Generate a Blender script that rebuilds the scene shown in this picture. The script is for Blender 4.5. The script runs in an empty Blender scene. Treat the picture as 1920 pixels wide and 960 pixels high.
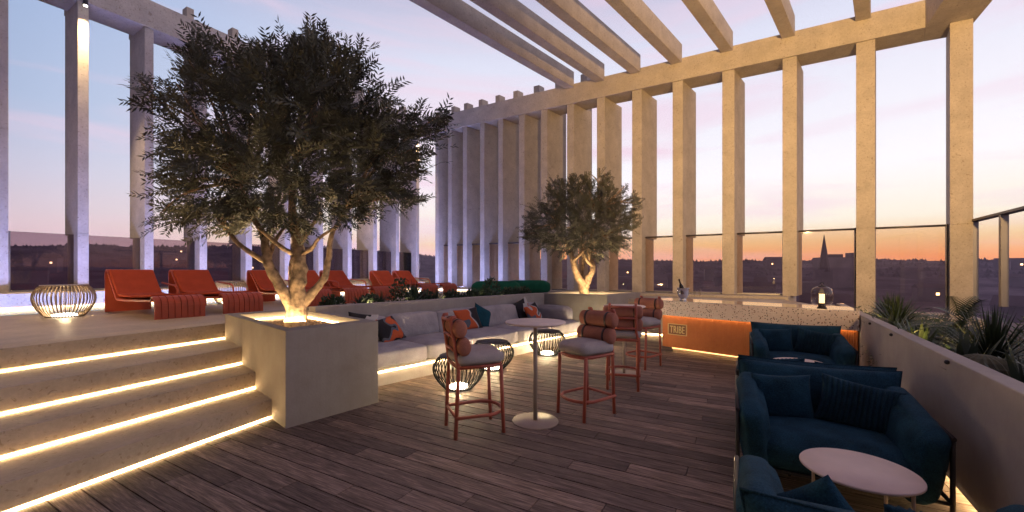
import bpy, bmesh, math, random
from mathutils import Vector, Matrix, Euler
S = bpy.context.scene
COL = S.collection
HAZE = True
R = math.radians
random.seed(7)

# ------------------------------------------------------------------ camera
cd = bpy.data.cameras.new('camera'); cam = bpy.data.objects.new('camera', cd); COL.objects.link(cam)
cd.sensor_width = 36; cd.lens = 770 / 1920 * 36; cd.shift_y = 30 / 1920
cd.clip_start = .05; cd.clip_end = 9000
cam.location = (0, 0, 1.6); cam.rotation_euler = (R(90), 0, 0)
S.camera = cam
S.view_settings.view_transform = 'Standard'; S.view_settings.look = 'None'
S.view_settings.exposure = .08; S.view_settings.gamma = 1
S.cycles.use_denoising = True
S.cycles.max_bounces = 8; S.cycles.diffuse_bounces = 3; S.cycles.transparent_max_bounces = 24
S.cycles.sample_clamp_indirect = 6
S.cycles.caustics_reflective = False; S.cycles.caustics_refractive = False

def lin(c):
    return tuple((v / 255 / 12.92 if v / 255 <= .04045 else ((v / 255 + .055) / 1.055) ** 2.4) for v in c) + (1,)

# ------------------------------------------------------------------ sky at dusk
W = bpy.data.worlds.new('World'); S.world = W; W.use_nodes = True
wt = W.node_tree; wt.nodes.clear()
def wn(t, **k):
    n = wt.nodes.new(t)
    for a, b in k.items(): setattr(n, a, b)
    return n
def wramp(stops, fac):
    n = wn('ShaderNodeValToRGB'); cr = n.color_ramp
    while len(cr.elements) < len(stops): cr.elements.new(.5)
    for e, (p, c) in zip(cr.elements, stops): e.position = p; e.color = lin(c)
    wt.links.new(fac, n.inputs[0]); return n.outputs[0]
def wmath(op, a, b=None, clamp=False):
    n = wn('ShaderNodeMath', operation=op, use_clamp=clamp)
    for i, v in enumerate((a, b)):
        if v is None: continue
        if isinstance(v, (int, float)): n.inputs[i].default_value = v
        else: wt.links.new(v, n.inputs[i])
    return n.outputs[0]
tc = wn('ShaderNodeTexCoord'); sp = wn('ShaderNodeSeparateXYZ'); wt.links.new(tc.outputs['Generated'], sp.inputs[0])
zc = wmath('MAXIMUM', sp.outputs[2], 0.0)
left = wramp([(0, (232, 196, 196)), (.07, (226, 200, 208)), (.16, (203, 200, 221)), (.27, (172, 190, 222)), (.45, (154, 178, 218)), (.60, (160, 160, 195)), (1, (150, 120, 145))], zc)
right = wramp([(0, (255, 134, 78)), (.03, (255, 170, 106)), (.062, (255, 214, 158)), (.10, (255, 244, 224)), (.2, (255, 251, 255)), (.32, (243, 241, 252)), (.45, (224, 226, 245)), (.62, (175, 168, 200)), (1, (150, 120, 145))], zc)
dotr = wmath('ADD', wmath('MULTIPLY', sp.outputs[0], .74), wmath('MULTIPLY', sp.outputs[1], .67))
hl = wmath('SQRT', wmath('MAXIMUM', wmath('SUBTRACT', 1.0, wmath('MULTIPLY', sp.outputs[2], sp.outputs[2])), .0001))
dotn = wmath('DIVIDE', dotr, hl)
mr = wn('ShaderNodeMapRange', interpolation_type='SMOOTHSTEP'); wt.links.new(dotn, mr.inputs[0])
mr.inputs[1].default_value = -.3; mr.inputs[2].default_value = .66
mx = wn('ShaderNodeMix', data_type='RGBA'); wt.links.new(mr.outputs[0], mx.inputs[0]); wt.links.new(left, mx.inputs[6]); wt.links.new(right, mx.inputs[7])
# thin rose streaks of cloud
mp = wn('ShaderNodeMapping'); wt.links.new(tc.outputs['Generated'], mp.inputs[0]); mp.inputs['Scale'].default_value = (1.1, 1.1, 7); mp.inputs['Rotation'].default_value = (.12, .08, 0)
nz = wn('ShaderNodeTexNoise'); nz.inputs['Scale'].default_value = 1.9; nz.inputs['Detail'].default_value = 6; nz.inputs['Roughness'].default_value = .5; nz.inputs['Distortion'].default_value = .5
wt.links.new(mp.outputs[0], nz.inputs[0])
cm = wn('ShaderNodeMapRange'); wt.links.new(nz.outputs[0], cm.inputs[0]); cm.inputs[1].default_value = .45; cm.inputs[2].default_value = .70; cm.inputs[3].default_value = 0; cm.inputs[4].default_value = .8
mx2 = wn('ShaderNodeMix', data_type='RGBA'); wt.links.new(cm.outputs[0], mx2.inputs[0]); wt.links.new(mx.outputs[2], mx2.inputs[6]); mx2.inputs[7].default_value = lin((243, 210, 228))
# the far side from the sunset is already dark
mb = wn('ShaderNodeMapRange'); wt.links.new(dotn, mb.inputs[0]); mb.inputs[1].default_value = -.95; mb.inputs[2].default_value = -.1; mb.inputs[3].default_value = .27; mb.inputs[4].default_value = 1
gr = wn('ShaderNodeMapRange'); wt.links.new(sp.outputs[2], gr.inputs[0]); gr.inputs[1].default_value = -.02; gr.inputs[2].default_value = 0; gr.inputs[3].default_value = .06; gr.inputs[4].default_value = 1
bg = wn('ShaderNodeBackground'); wt.links.new(mx2.outputs[2], bg.inputs[0])
lowb = wmath('ADD', 1.0, wmath('MULTIPLY', .42, wmath('POWER', 2.718, wmath('MULTIPLY', zc, -9.0))))   # the sky is brightest near the horizon
wt.links.new(wmath('MULTIPLY', lowb, wmath('MULTIPLY', mb.outputs[0], gr.outputs[0])), bg.inputs[1])
wo = wn('ShaderNodeOutputWorld'); wt.links.new(bg.outputs[0], wo.inputs[0])

# ------------------------------------------------------------------ plan directions
RI = Vector((-.492, -.870, 0)); A = Vector((.870, -.492, 0)); B = Vector((.525, .852, 0)); CC = Vector((.675, .738, 0))
UP = Vector((0, 0, 1))
def V(x, y, z=0): return Vector((x, y, z))

def lamp(kind, loc, energy, color, aim=None, **k):
    l = bpy.data.lights.new('lamp_light', kind); l.energy = energy; l.color = color
    for a, b in k.items(): setattr(l, a, b)
    o = bpy.data.objects.new('lamp_light', l); COL.objects.link(o); o.location = loc
    if aim is not None:
        o.rotation_euler = (Vector(aim) - Vector(loc)).to_track_quat('-Z', 'Y').to_euler()
    return o
WARM = (1, .68, .33)
# last low light of the sun, very weak and wide
sun = lamp('SUN', (0, 0, 30), .25, (1, .62, .42), aim=V(0, 0, 30) + V(-.72, -.66, -.08), angle=R(12))
# golden light on the far colonnade, from an unseen lamp added behind the camera
lamp('SPOT', (2.2, -2.6, 4.2), 9800, (1, .60, .22), aim=(8.3, 11.0, 7.4), spot_size=R(74), spot_blend=1.0, shadow_soft_size=.25)

lamp('SPOT', (-7.4, 3.0, 4.6), 420, (1, .66, .32), aim=(-5.6, 8.2, .9), spot_size=R(105), spot_blend=1.0, shadow_soft_size=.25)   # extra unseen spot, added to warm the stairs and terrace

# ------------------------------------------------------------------ materials
def new_mat(name):
    m = bpy.data.materials.new(name); m.use_nodes = True
    t = m.node_tree; t.nodes.clear()
    o = t.nodes.new('ShaderNodeOutputMaterial'); b = t.nodes.new('ShaderNodeBsdfPrincipled')
    t.links.new(b.outputs[0], o.inputs[0])
    return m, t, b, o
def nd(t, kind, ins=None, **k):
    n = t.nodes.new(kind)
    for a, b in k.items(): setattr(n, a, b)
    for i, v in (ins or {}).items():
        if hasattr(v, 'is_linked') or isinstance(v, bpy.types.NodeSocket): t.links.new(v, n.inputs[i])
        else: n.inputs[i].default_value = v
    return n
def ramp(t, fac, stops, mode='LINEAR'):
    n = t.nodes.new('ShaderNodeValToRGB'); cr = n.color_ramp; cr.interpolation = mode
    while len(cr.elements) < len(stops): cr.elements.new(.5)
    for e, (p, c) in zip(cr.elements, stops): e.position = p; e.color = (*c[:3], 1)
    t.links.new(fac, n.inputs[0]); return n.outputs[0]
def plain(name, c, rough=.6, var=.12, scale=6, bump=0, bscale=60, metallic=0, spec=.5, coat=0):
    m, t, b, o = new_mat(name)
    tx = nd(t, 'ShaderNodeTexCoord')
    n = nd(t, 'ShaderNodeTexNoise', {0: tx.outputs['Object'], 'Scale': scale, 'Detail': 5})
    lo = [v * (1 - var) for v in c]; hi = [v * (1 + var) for v in c]
    t.links.new(ramp(t, n.outputs[0], [(.3, lo), (.7, hi)]), b.inputs['Base Color'])
    b.inputs['Roughness'].default_value = rough; b.inputs['Metallic'].default_value = metallic
    b.inputs['Specular IOR Level'].default_value = spec; b.inputs['Coat Weight'].default_value = coat
    if bump:
        n2 = nd(t, 'ShaderNodeTexNoise', {0: tx.outputs['Object'], 'Scale': bscale, 'Detail': 3})
        bp = nd(t, 'ShaderNodeBump', {'Strength': bump, 'Distance': .01, 'Height': n2.outputs[0]})
        t.links.new(bp.outputs[0], b.inputs['Normal'])
    return m
def fabric(name, c, scale=260, var=.25, bump=.5):
    m, t, b, o = new_mat(name)
    tx = nd(t, 'ShaderNodeTexCoord')
    n = nd(t, 'ShaderNodeTexNoise', {0: tx.outputs['Object'], 'Scale': scale, 'Detail': 2, 'Roughness': .7})
    n3 = nd(t, 'ShaderNodeTexNoise', {0: tx.outputs['Object'], 'Scale': 5, 'Detail': 4})
    mixf = nd(t, 'ShaderNodeMath', {0: n.outputs[0], 1: n3.outputs[0]}, operation='ADD')
    hf = nd(t, 'ShaderNodeMath', {0: mixf.outputs[0], 1: .5}, operation='MULTIPLY')
    t.links.new(ramp(t, hf.outputs[0], [(.35, [v * (1 - var) for v in c]), (.65, [v * (1 + var) for v in c])]), b.inputs['Base Color'])
    b.inputs['Roughness'].default_value = .95; b.inputs['Specular IOR Level'].default_value = .15
    b.inputs['Sheen Weight'].default_value = 0
    # wrinkles plus weave
    n4 = nd(t, 'ShaderNodeTexNoise', {0: tx.outputs['Object'], 'Scale': 7, 'Detail': 3, 'Distortion': 1.2})
    b1 = nd(t, 'ShaderNodeBump', {'Strength': .35, 'Distance': .03, 'Height': n4.outputs[0]})
    b2 = nd(t, 'ShaderNodeBump', {'Strength': bump, 'Distance': .004, 'Height': n.outputs[0], 'Normal': b1.outputs[0]})
    t.links.new(b2.outputs[0], b.inputs['Normal'])
    return m
def emit(name, c, s):
    m, t, b, o = new_mat(name)
    b.inputs['Base Color'].default_value = (*c, 1)
    b.inputs['Emission Color'].default_value = (*c, 1); b.inputs['Emission Strength'].default_value = s
    return m
def stone(name, c, rough=.75, speck=.55, sc=1.0):
    m, t, b, o = new_mat(name)
    tx = nd(t, 'ShaderNodeTexCoord')
    g = nd(t, 'ShaderNodeNewGeometry')
    P = g.outputs['Position']
    n1 = nd(t, 'ShaderNodeTexNoise', {0: P, 'Scale': 2.3 * sc, 'Detail': 6, 'Roughness': .6})
    base = ramp(t, n1.outputs[0], [(.3, [v * .84 for v in c]), (.7, [v * 1.12 for v in c])])
    n2 = nd(t, 'ShaderNodeTexNoise', {0: P, 'Scale': 26 * sc, 'Detail': 5, 'Roughness': .7})
    f2 = ramp(t, n2.outputs[0], [(.40, (.80, .78, .76)), (.62, (1.0, 1.0, 1.0))])
    mm = nd(t, 'ShaderNodeMix', {0: .55, 6: base, 7: f2}, data_type='RGBA', blend_type='MULTIPLY')
    # fossil-like pits
    n3 = nd(t, 'ShaderNodeTexNoise', {0: P, 'Scale': 11 * sc, 'Detail': 4, 'Distortion': 2.2})
    pit = nd(t, 'ShaderNodeMapRange', {0: n3.outputs[0], 1: .625, 2: .67, 3: 0, 4: speck})
    m2 = nd(t, 'ShaderNodeMix', {0: pit.outputs[0], 6: mm.outputs[2], 7: (c[0] * .42, c[1] * .34, c[2] * .27, 1)}, data_type='RGBA')
    v = nd(t, 'ShaderNodeTexVoronoi', {0: P, 'Scale': 13 * sc})
    vp = nd(t, 'ShaderNodeMapRange', {0: v.outputs[0], 1: .20, 2: .13, 3: 0, 4: speck * .8})
    m3 = nd(t, 'ShaderNodeMix', {0: vp.outputs[0], 6: m2.outputs[2], 7: (c[0] * .5, c[1] * .42, c[2] * .35, 1)}, data_type='RGBA')
    t.links.new(m3.outputs[2], b.inputs['Base Color'])
    b.inputs['Roughness'].default_value = rough; b.inputs['Specular IOR Level'].default_value = .3
    bp = nd(t, 'ShaderNodeBump', {'Strength': .25, 'Distance': .01, 'Height': n2.outputs[0]})
    t.links.new(bp.outputs[0], b.inputs['Normal'])
    return m
M = {}
M['stone'] = stone('travertine', (.56, .50, .44), .75, .55)
M['step'] = stone('step_stone', (.56, .46, .34), .6, .5)
M['floor'] = stone('terrace_stone', (.48, .39, .30), .5, .3)
M['render'] = plain('plaster', (.42, .375, .35), .85, .13, 2.2, .35, 90)
def plaster(q=1.0):
    m, t, b, o = new_mat('plaster'); g = nd(t, 'ShaderNodeNewGeometry')
    n = nd(t, 'ShaderNodeTexNoise', {0: g.outputs['Position'], 'Scale': 2.6, 'Detail': 7, 'Roughness': .65})
    mp = nd(t, 'ShaderNodeMapping', {0: g.outputs['Position']}); mp.inputs['Scale'].default_value = (5, 5, .5)
    n2 = nd(t, 'ShaderNodeTexNoise', {0: mp.outputs[0], 'Scale': 2.5, 'Detail': 5, 'Roughness': .7})
    a = ramp(t, n.outputs[0], [(.3, (.33 * q, .29 * q, .27 * q)), (.7, (.42 * q, .38 * q, .355 * q))])
    c = ramp(t, n2.outputs[0], [(.36, (.84, .82, .80)), (.52, (1, 1, 1))])
    mx = nd(t, 'ShaderNodeMix', {0: .22, 6: a, 7: c}, data_type='RGBA', blend_type='MULTIPLY')
    t.links.new(mx.outputs[2], b.inputs['Base Color']); b.inputs['Roughness'].default_value = .85
    n3 = nd(t, 'ShaderNodeTexNoise', {0: g.outputs['Position'], 'Scale': 45, 'Detail': 5})
    bp = nd(t, 'ShaderNodeBump', {'Strength': .4, 'Distance': .006, 'Height': n3.outputs[0]}); t.links.new(bp.outputs[0], b.inputs['Normal'])
    return m
M['render'] = plaster()
M['render2'] = plaster(.80)
M['steel'] = plain('steel', (.30, .29, .30), .35, .05, 4, metallic=.8)
M['rail'] = plain('rail_metal', (.16, .14, .13), .4, .1, 4, metallic=.7)
M['darkmetal'] = plain('dark_metal', (.035, .032, .034), .45, .1, 8, metallic=.4)
M['black'] = plain('black_wire', (.008, .008, .009), .8, .1, 8, spec=.1)
M['bronze'] = plain('bronze_wire', (.30, .22, .15), .4, .1, 8, metallic=.6)
M['coral'] = plain('coral_metal', (.42, .10, .065), .45, .08, 10)
M['bolster'] = fabric('terracotta_fabric', (.40, .165, .115), 150)
M['strap'] = plain('brown_leather', (.05, .018, .014), .5, .15, 20)
M['cream'] = fabric('cream_fabric', (.42, .37, .36), 140, .2)
M['sofa'] = fabric('sofa_fabric', (.37, .34, .36), 130, .22)
M['blue'] = fabric('blue_fabric', (.014, .052, .085), 130, .5, .8)
M['blue2'] = fabric('blue_rib_fabric', (.015, .050, .080), 130, .5, .8)
M['red'] = plain('red_lacquer', (.42, .068, .030), .5, .1, 5)
M['redpad'] = fabric('red_pad', (.44, .072, .034), 160, .15)
M['green'] = fabric('green_canvas', (.014, .12, .075), 120, .2)
M['table'] = plain('pale_table_top', (.74, .60, .54), .5, .06, 8, .1, 100)
M['tablemetal'] = plain('taupe_metal', (.36, .29, .25), .45, .06, 8)
M['tanmetal'] = plain('tan_metal', (.55, .40, .27), .5, .06, 8)
M['soil'] = plain('soil', (.05, .035, .025), .95, .4, 30, .8, 40)
M['pebble'] = plain('pebbles', (.55, .38, .23), .8, .35, 30)
M['led'] = emit('led_strip', (1, .69, .32), 30)
M['led2'] = emit('led_strip_soft', (1, .70, .33), 15)
M['led3'] = emit('led_strip_dim', (1, .66, .26), 2.2)
M['led4'] = emit('led_strip_pool', (1, .70, .34), 5)
M['glow'] = emit('lamp_disc', (1, .90, .72), 9)
M['candle'] = emit('candle', (1, .72, .32), 2.6)
M['bark'] = plain('bark', (.30, .21, .14), .9, .65, 14, 1.0, 30)
M['leaf'] = plain('olive_leaf', (.092, .094, .066), .55, .45, 1.6)
M['leaf2'] = plain('small_tree_leaf', (.10, .10, .074), .6, .4, 1.6)
M['frond'] = plain('frond_leaf', (.030, .050, .022), .5, .4, 5)
M['shrub'] = plain('shrub_leaf', (.035, .065, .035), .6, .4, 5)
M['agave'] = plain('agave_leaf', (.055, .080, .055), .5, .3, 5)
M['cactus'] = plain('cactus_skin', (.08, .078, .042), .8, .3, 12)
M['facade'] = plain('hotel_facade', (.22, .19, .17), .8, .1, 2)
M['chrome'] = plain('polished_steel', (.6, .6, .62), .12, .03, 4, metallic=1)
M['bottle'] = plain('bottle_glass', (.02, .012, .008), .15, .1, 4)
M['town'] = plain('town_wall', (.20, .15, .18), .9, .3, .05)
M['towndark'] = plain('town_roof', (.10, .065, .08), .9, .3, .05)
M['townlight'] = emit('town_window', (1, .62, .30), 7)

# deck boards
def deck_mat():
    m, t, b, o = new_mat('deck_boards')
    g = nd(t, 'ShaderNodeNewGeometry')
    mp = nd(t, 'ShaderNodeMapping', {0: g.outputs['Position']}); mp.inputs['Rotation'].default_value = (0, 0, math.atan2(-A.y, A.x))
    off = nd(t, 'ShaderNodeMath', {0: g.outputs['Random Per Island'], 1: 37.0}, operation='MULTIPLY')
    cb = nd(t, 'ShaderNodeCombineXYZ', {0: off.outputs[0], 1: off.outputs[0], 2: off.outputs[0]})
    ad = nd(t, 'ShaderNodeVectorMath', {0: mp.outputs[0], 1: cb.outputs[0]}, operation='ADD')
    st = nd(t, 'ShaderNodeMapping', {0: ad.outputs[0]}); st.inputs['Scale'].default_value = (1.0, 9.0, 1)
    n1 = nd(t, 'ShaderNodeTexNoise', {0: st.outputs[0], 'Scale': 2.2, 'Detail': 8, 'Roughness': .62, 'Distortion': 1.5})
    st2 = nd(t, 'ShaderNodeMapping', {0: ad.outputs[0]}); st2.inputs['Scale'].default_value = (2.0, 46.0, 1)
    n2 = nd(t, 'ShaderNodeTexNoise', {0: st2.outputs[0], 'Scale': 3.0, 'Detail': 5, 'Roughness': .7})
    wv = nd(t, 'ShaderNodeTexWave', {0: st.outputs[0], 'Scale': 1.6, 'Distortion': 9, 'Detail': 3, 'Detail Scale': .7}, wave_type='RINGS')
    c1 = ramp(t, n1.outputs[0], [(.3, (.11, .080, .068)), (.52, (.25, .195, .168)), (.74, (.43, .345, .30))])
    c2 = ramp(t, n2.outputs[0], [(.38, (.48, .46, .46)), (.62, (1.18, 1.15, 1.12))])
    a = nd(t, 'ShaderNodeMix', {0: .85, 6: c1, 7: c2}, data_type='RGBA', blend_type='MULTIPLY')
    c3 = ramp(t, wv.outputs[1], [(0, (.72, .7, .7)), (.5, (1, 1, 1)), (1, (1.08, 1.06, 1.05))])
    a2 = nd(t, 'ShaderNodeMix', {0: .6, 6: a.outputs[2], 7: c3}, data_type='RGBA', blend_type='MULTIPLY')
    c4 = ramp(t, g.outputs['Random Per Island'], [(0, (.58, .56, .58)), (.5, (.95, .92, .92)), (1, (1.42, 1.36, 1.30))])
    a3 = nd(t, 'ShaderNodeMix', {0: 1.0, 6: a2.outputs[2], 7: c4}, data_type='RGBA', blend_type='MULTIPLY')
    t.links.new(a3.outputs[2], b.inputs['Base Color'])
    rr = nd(t, 'ShaderNodeMapRange', {0: n1.outputs[0], 1: .3, 2: .7, 3: .62, 4: .8})
    t.links.new(rr.outputs[0], b.inputs['Roughness']); b.inputs['Specular IOR Level'].default_value = .3
    bp = nd(t, 'ShaderNodeBump', {'Strength': .4, 'Distance': .003, 'Height': n2.outputs[0]})
    t.links.new(bp.outputs[0], b.inputs['Normal'])
    return m
M['deck'] = deck_mat()

def glass_mat(name, tint, ior=1.5, rough=.0, shell=False):
    m, t, b, o = new_mat(name); t.nodes.remove(b)
    tr = nd(t, 'ShaderNodeBsdfTransparent', {0: (*tint, 1)})
    gl = nd(t, 'ShaderNodeBsdfGlossy', {0: (1, 1, 1, 1), 'Roughness': rough})
    fr = nd(t, 'ShaderNodeFresnel', {0: ior})
    if shell:
        lw = nd(t, 'ShaderNodeLayerWeight', {0: .5}); pw = nd(t, 'ShaderNodeMath', {0: lw.outputs[1], 1: 4.0}, operation='POWER'); fr = nd(t, 'ShaderNodeMath', {0: pw.outputs[0], 1: .55, 2: .04}, operation='MULTIPLY_ADD')
    mx = nd(t, 'ShaderNodeMixShader', {0: fr.outputs[0], 1: tr.outputs[0], 2: gl.outputs[0]})
    t.links.new(mx.outputs[0], o.inputs[0]); return m
M['glass_bronze'] = glass_mat('bronze_glass', (.98, .90, .82), 1.45, .02)
M['glass_grey'] = glass_mat('grey_glass', (.66, .60, .64), 1.45, .02)
M['glass_clear'] = glass_mat('clear_glass', (.96, .94, .90), 1.4, 0, True)

def terrazzo():
    m, t, b, o = new_mat('terrazzo'); g = nd(t, 'ShaderNodeNewGeometry'); P = g.outputs['Position']
    v = nd(t, 'ShaderNodeTexVoronoi', {0: P, 'Scale': 44, 'Randomness': 1})
    rd = nd(t, 'ShaderNodeSeparateColor', {0: v.outputs[1]})
    chip = ramp(t, rd.outputs[0], [(0, (.07, .035, .03)), (.14, (.32, .13, .08)), (.26, (.78, .66, .62)), (.66, (.46, .34, .30)), (.74, (.84, .76, .72))], 'CONSTANT')
    msk = nd(t, 'ShaderNodeMapRange', {0: v.outputs[0], 1: .42, 2: .36, 3: 0, 4: 1})
    mx = nd(t, 'ShaderNodeMix', {0: msk.outputs[0], 6: (.80, .68, .64, 1), 7: chip}, data_type='RGBA')
    v2 = nd(t, 'ShaderNodeTexVoronoi', {0: P, 'Scale': 21, 'Randomness': 1})
    rd2 = nd(t, 'ShaderNodeSeparateColor', {0: v2.outputs[1]})
    big = nd(t, 'ShaderNodeMath', {0: v2.outputs[0], 1: .17}, operation='LESS_THAN')
    sel = nd(t, 'ShaderNodeMath', {0: rd2.outputs[0], 1: .55}, operation='GREATER_THAN')
    bm_ = nd(t, 'ShaderNodeMath', {0: big.outputs[0], 1: sel.outputs[0]}, operation='MULTIPLY')
    mx2 = nd(t, 'ShaderNodeMix', {0: bm_.outputs[0], 6: mx.outputs[2], 7: (.06, .03, .028, 1)}, data_type='RGBA')
    t.links.new(mx2.outputs[2], b.inputs['Base Color']); b.inputs['Roughness'].default_value = .35
    return m
M['terrazzo'] = terrazzo()
mt_ = plain('polished_counter', (.62, .53, .50), .06, .05, 3, spec=.9, coat=1.0); M['counter'] = mt_
def ribbed():
    m, t, b, o = new_mat('orange_ribbed_panel'); tx = nd(t, 'ShaderNodeTexCoord')
    w = nd(t, 'ShaderNodeTexWave', {0: tx.outputs['Object'], 'Scale': 11, 'Distortion': .0}, bands_direction='X')
    n = nd(t, 'ShaderNodeTexNoise', {0: tx.outputs['Object'], 'Scale': 14, 'Detail': 4})
    t.links.new(ramp(t, n.outputs[0], [(.2, (.66, .18, .045)), (.8, (.74, .23, .058))]), b.inputs['Base Color'])
    b.inputs['Roughness'].default_value = .6
    bp = nd(t, 'ShaderNodeBump', {'Strength': .8, 'Distance': .01, 'Height': w.outputs[1]}); t.links.new(bp.outputs[0], b.inputs['Normal'])
    return m
M['ribbed'] = ribbed()
def patterned(name, seed, cols):
    m, t, b, o = new_mat(name); tx = nd(t, 'ShaderNodeTexCoord')
    sp2 = nd(t, 'ShaderNodeSeparateXYZ', {0: tx.outputs['Object']})
    mp = nd(t, 'ShaderNodeMapping', {0: tx.outputs['Object']}); mp.inputs['Location'].default_value = (seed * 1.37, 0, seed * .71); mp.inputs['Scale'].default_value = (1, .01, 1)
    n = nd(t, 'ShaderNodeTexNoise', {0: mp.outputs[0], 'Scale': 5, 'Detail': 0, 'Distortion': .3})
    a = nd(t, 'ShaderNodeMath', {0: sp2.outputs[0], 1: 1.5}, operation='MULTIPLY'); a2 = nd(t, 'ShaderNodeMath', {0: sp2.outputs[2], 1: .7 * (-1) ** int(seed)}, operation='MULTIPLY')
    a3 = nd(t, 'ShaderNodeMath', {0: a.outputs[0], 1: a2.outputs[0]}, operation='ADD'); a4 = nd(t, 'ShaderNodeMath', {0: a3.outputs[0], 1: n.outputs[0]}, operation='ADD')
    k = [(.0, cols[3]), (.16, cols[1]), (.32, cols[0]), (.66, cols[2]), (.76, cols[1]), (.84, cols[3])]
    t.links.new(ramp(t, a4.outputs[0], k, 'CONSTANT'), b.inputs['Base Color'])
    b.inputs['Roughness'].default_value = .9
    n2 = nd(t, 'ShaderNodeTexNoise', {0: tx.outputs['Object'], 'Scale': 9, 'Detail': 3})
    bp = nd(t, 'ShaderNodeBump', {'Strength': .4, 'Distance': .03, 'Height': n2.outputs[0]}); t.links.new(bp.outputs[0], b.inputs['Normal'])
    return m
OR, BK, SL, CR, TE = (.52, .09, .025), (.015, .013, .018), (.10, .11, .14), (.5, .47, .46), (.01, .06, .09)
def water():
    m, t, b, o = new_mat('pool_water'); tx = nd(t, 'ShaderNodeTexCoord')
    b.inputs['Base Color'].default_value = (.06, .30, .36, 1); b.inputs['Roughness'].default_value = .16
    n = nd(t, 'ShaderNodeTexNoise', {0: tx.outputs['Object'], 'Scale': 7, 'Detail': 3})
    bp = nd(t, 'ShaderNodeBump', {'Strength': .25, 'Distance': .02, 'Height': n.outputs[0]}); t.links.new(bp.outputs[0], b.inputs['Normal'])
    return m
M['water'] = water()
def ground_mat():
    m, t, b, o = new_mat('ground'); g = nd(t, 'ShaderNodeNewGeometry')
    n = nd(t, 'ShaderNodeTexNoise', {0: g.outputs['Position'], 'Scale': .02, 'Detail': 9, 'Roughness': .7})
    t.links.new(ramp(t, n.outputs[0], [(.35, (.045, .033, .045)), (.5, (.10, .075, .095)), (.68, (.19, .15, .17))]), b.inputs['Base Color'])
    b.inputs['Roughness'].default_value = 1; b.inputs['Specular IOR Level'].default_value = 0
    return m
M['ground'] = ground_mat()

# ------------------------------------------------------------------ mesh helpers
def BM(): return bmesh.new()
def prism(bm, pts, z0, z1):
    n = len(pts)
    if sum(pts[i][0] * pts[(i + 1) % n][1] - pts[(i + 1) % n][0] * pts[i][1] for i in range(n)) < 0: pts = pts[::-1]
    lo = [bm.verts.new((p[0], p[1], z0)) for p in pts]; hi = [bm.verts.new((p[0], p[1], z1)) for p in pts]
    bm.faces.new(lo[::-1]); bm.faces.new(hi)
    for i in range(n):
        j = (i + 1) % n
        bm.faces.new((lo[i], lo[j], hi[j], hi[i]))
def box(bm, c, s, rot=None):
    c = Vector(c); hs = [v / 2 for v in s]; vs = []
    for x in (-1, 1):
        for y in (-1, 1):
            for z in (-1, 1):
                p = Vector((x * hs[0], y * hs[1], z * hs[2]))
                if rot is not None: p = rot @ p
                vs.append(bm.verts.new(c + p))
    for f in ((0, 1, 3, 2), (4, 6, 7, 5), (0, 4, 5, 1), (2, 3, 7, 6), (0, 2, 6, 4), (1, 5, 7, 3)):
        bm.faces.new([vs[i] for i in f])
def beam(bm, p, q, w, h):   # box from p to q (bottom centre line), width w, height h
    p = Vector(p); q = Vector(q); d = (q - p); L = d.length; d.normalize()
    s = d.cross(UP); s.normalize(); u = s.cross(d)
    vs = []
    for e in (p, q):
        for a, b_ in ((-1, 0), (1, 0), (1, 1), (-1, 1)): vs.append(bm.verts.new(e + s * a * w / 2 + u * b_ * h))
    for f in ((0, 1, 2, 3), (7, 6, 5, 4), (0, 4, 5, 1), (1, 5, 6, 2), (2, 6, 7, 3), (3, 7, 4, 0)): bm.faces.new([vs[i] for i in f])
def tube(bm, pts, r, n=8, closed=False, smooth=True):
    pts = [Vector(p) for p in pts]; m = len(pts)
    rs = r if isinstance(r, (list, tuple)) else [r] * m
    rings = []; ref = None
    for i in range(m):
        if closed: d = pts[(i + 1) % m] - pts[i - 1]
        else: d = pts[min(i + 1, m - 1)] - pts[max(i - 1, 0)]
        if d.length < 1e-9: d = Vector((0, 0, 1))
        d.normalize()
        if ref is None:
            ref = d.orthogonal().normalized()
        ref = (ref - d * ref.dot(d))
        if ref.length < 1e-6: ref = d.orthogonal()
        ref.normalize(); s = d.cross(ref)
        rings.append([bm.verts.new(pts[i] + (ref * math.cos(2 * math.pi * k / n) + s * math.sin(2 * math.pi * k / n)) * rs[i]) for k in range(n)])
    for i in range(m if closed else m - 1):
        a, b_ = rings[i], rings[(i + 1) % m]
        for k in range(n):
            try:
                f = bm.faces.new((a[k], a[(k + 1) % n], b_[(k + 1) % n], b_[k])); f.smooth = smooth
            except ValueError: pass
    if not closed:
        bm.faces.new(rings[0][::-1]); bm.faces.new(rings[-1])
def lathe(bm, prof, n=32, c=(0, 0, 0), smooth=True, cap=True):
    rings = []
    for r_, z in prof:
        rings.append([bm.verts.new((c[0] + r_ * math.cos(2 * math.pi * k / n), c[1] + r_ * math.sin(2 * math.pi * k / n), c[2] + z)) for k in range(n)])
    for a, b_ in zip(rings, rings[1:]):
        for k in range(n):
            f = bm.faces.new((a[k], a[(k + 1) % n], b_[(k + 1) % n], b_[k])); f.smooth = smooth
    if cap:
        if prof[0][0] > 1e-6: bm.faces.new(rings[0][::-1])
        if prof[-1][0] > 1e-6: bm.faces.new(rings[-1])
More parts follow.
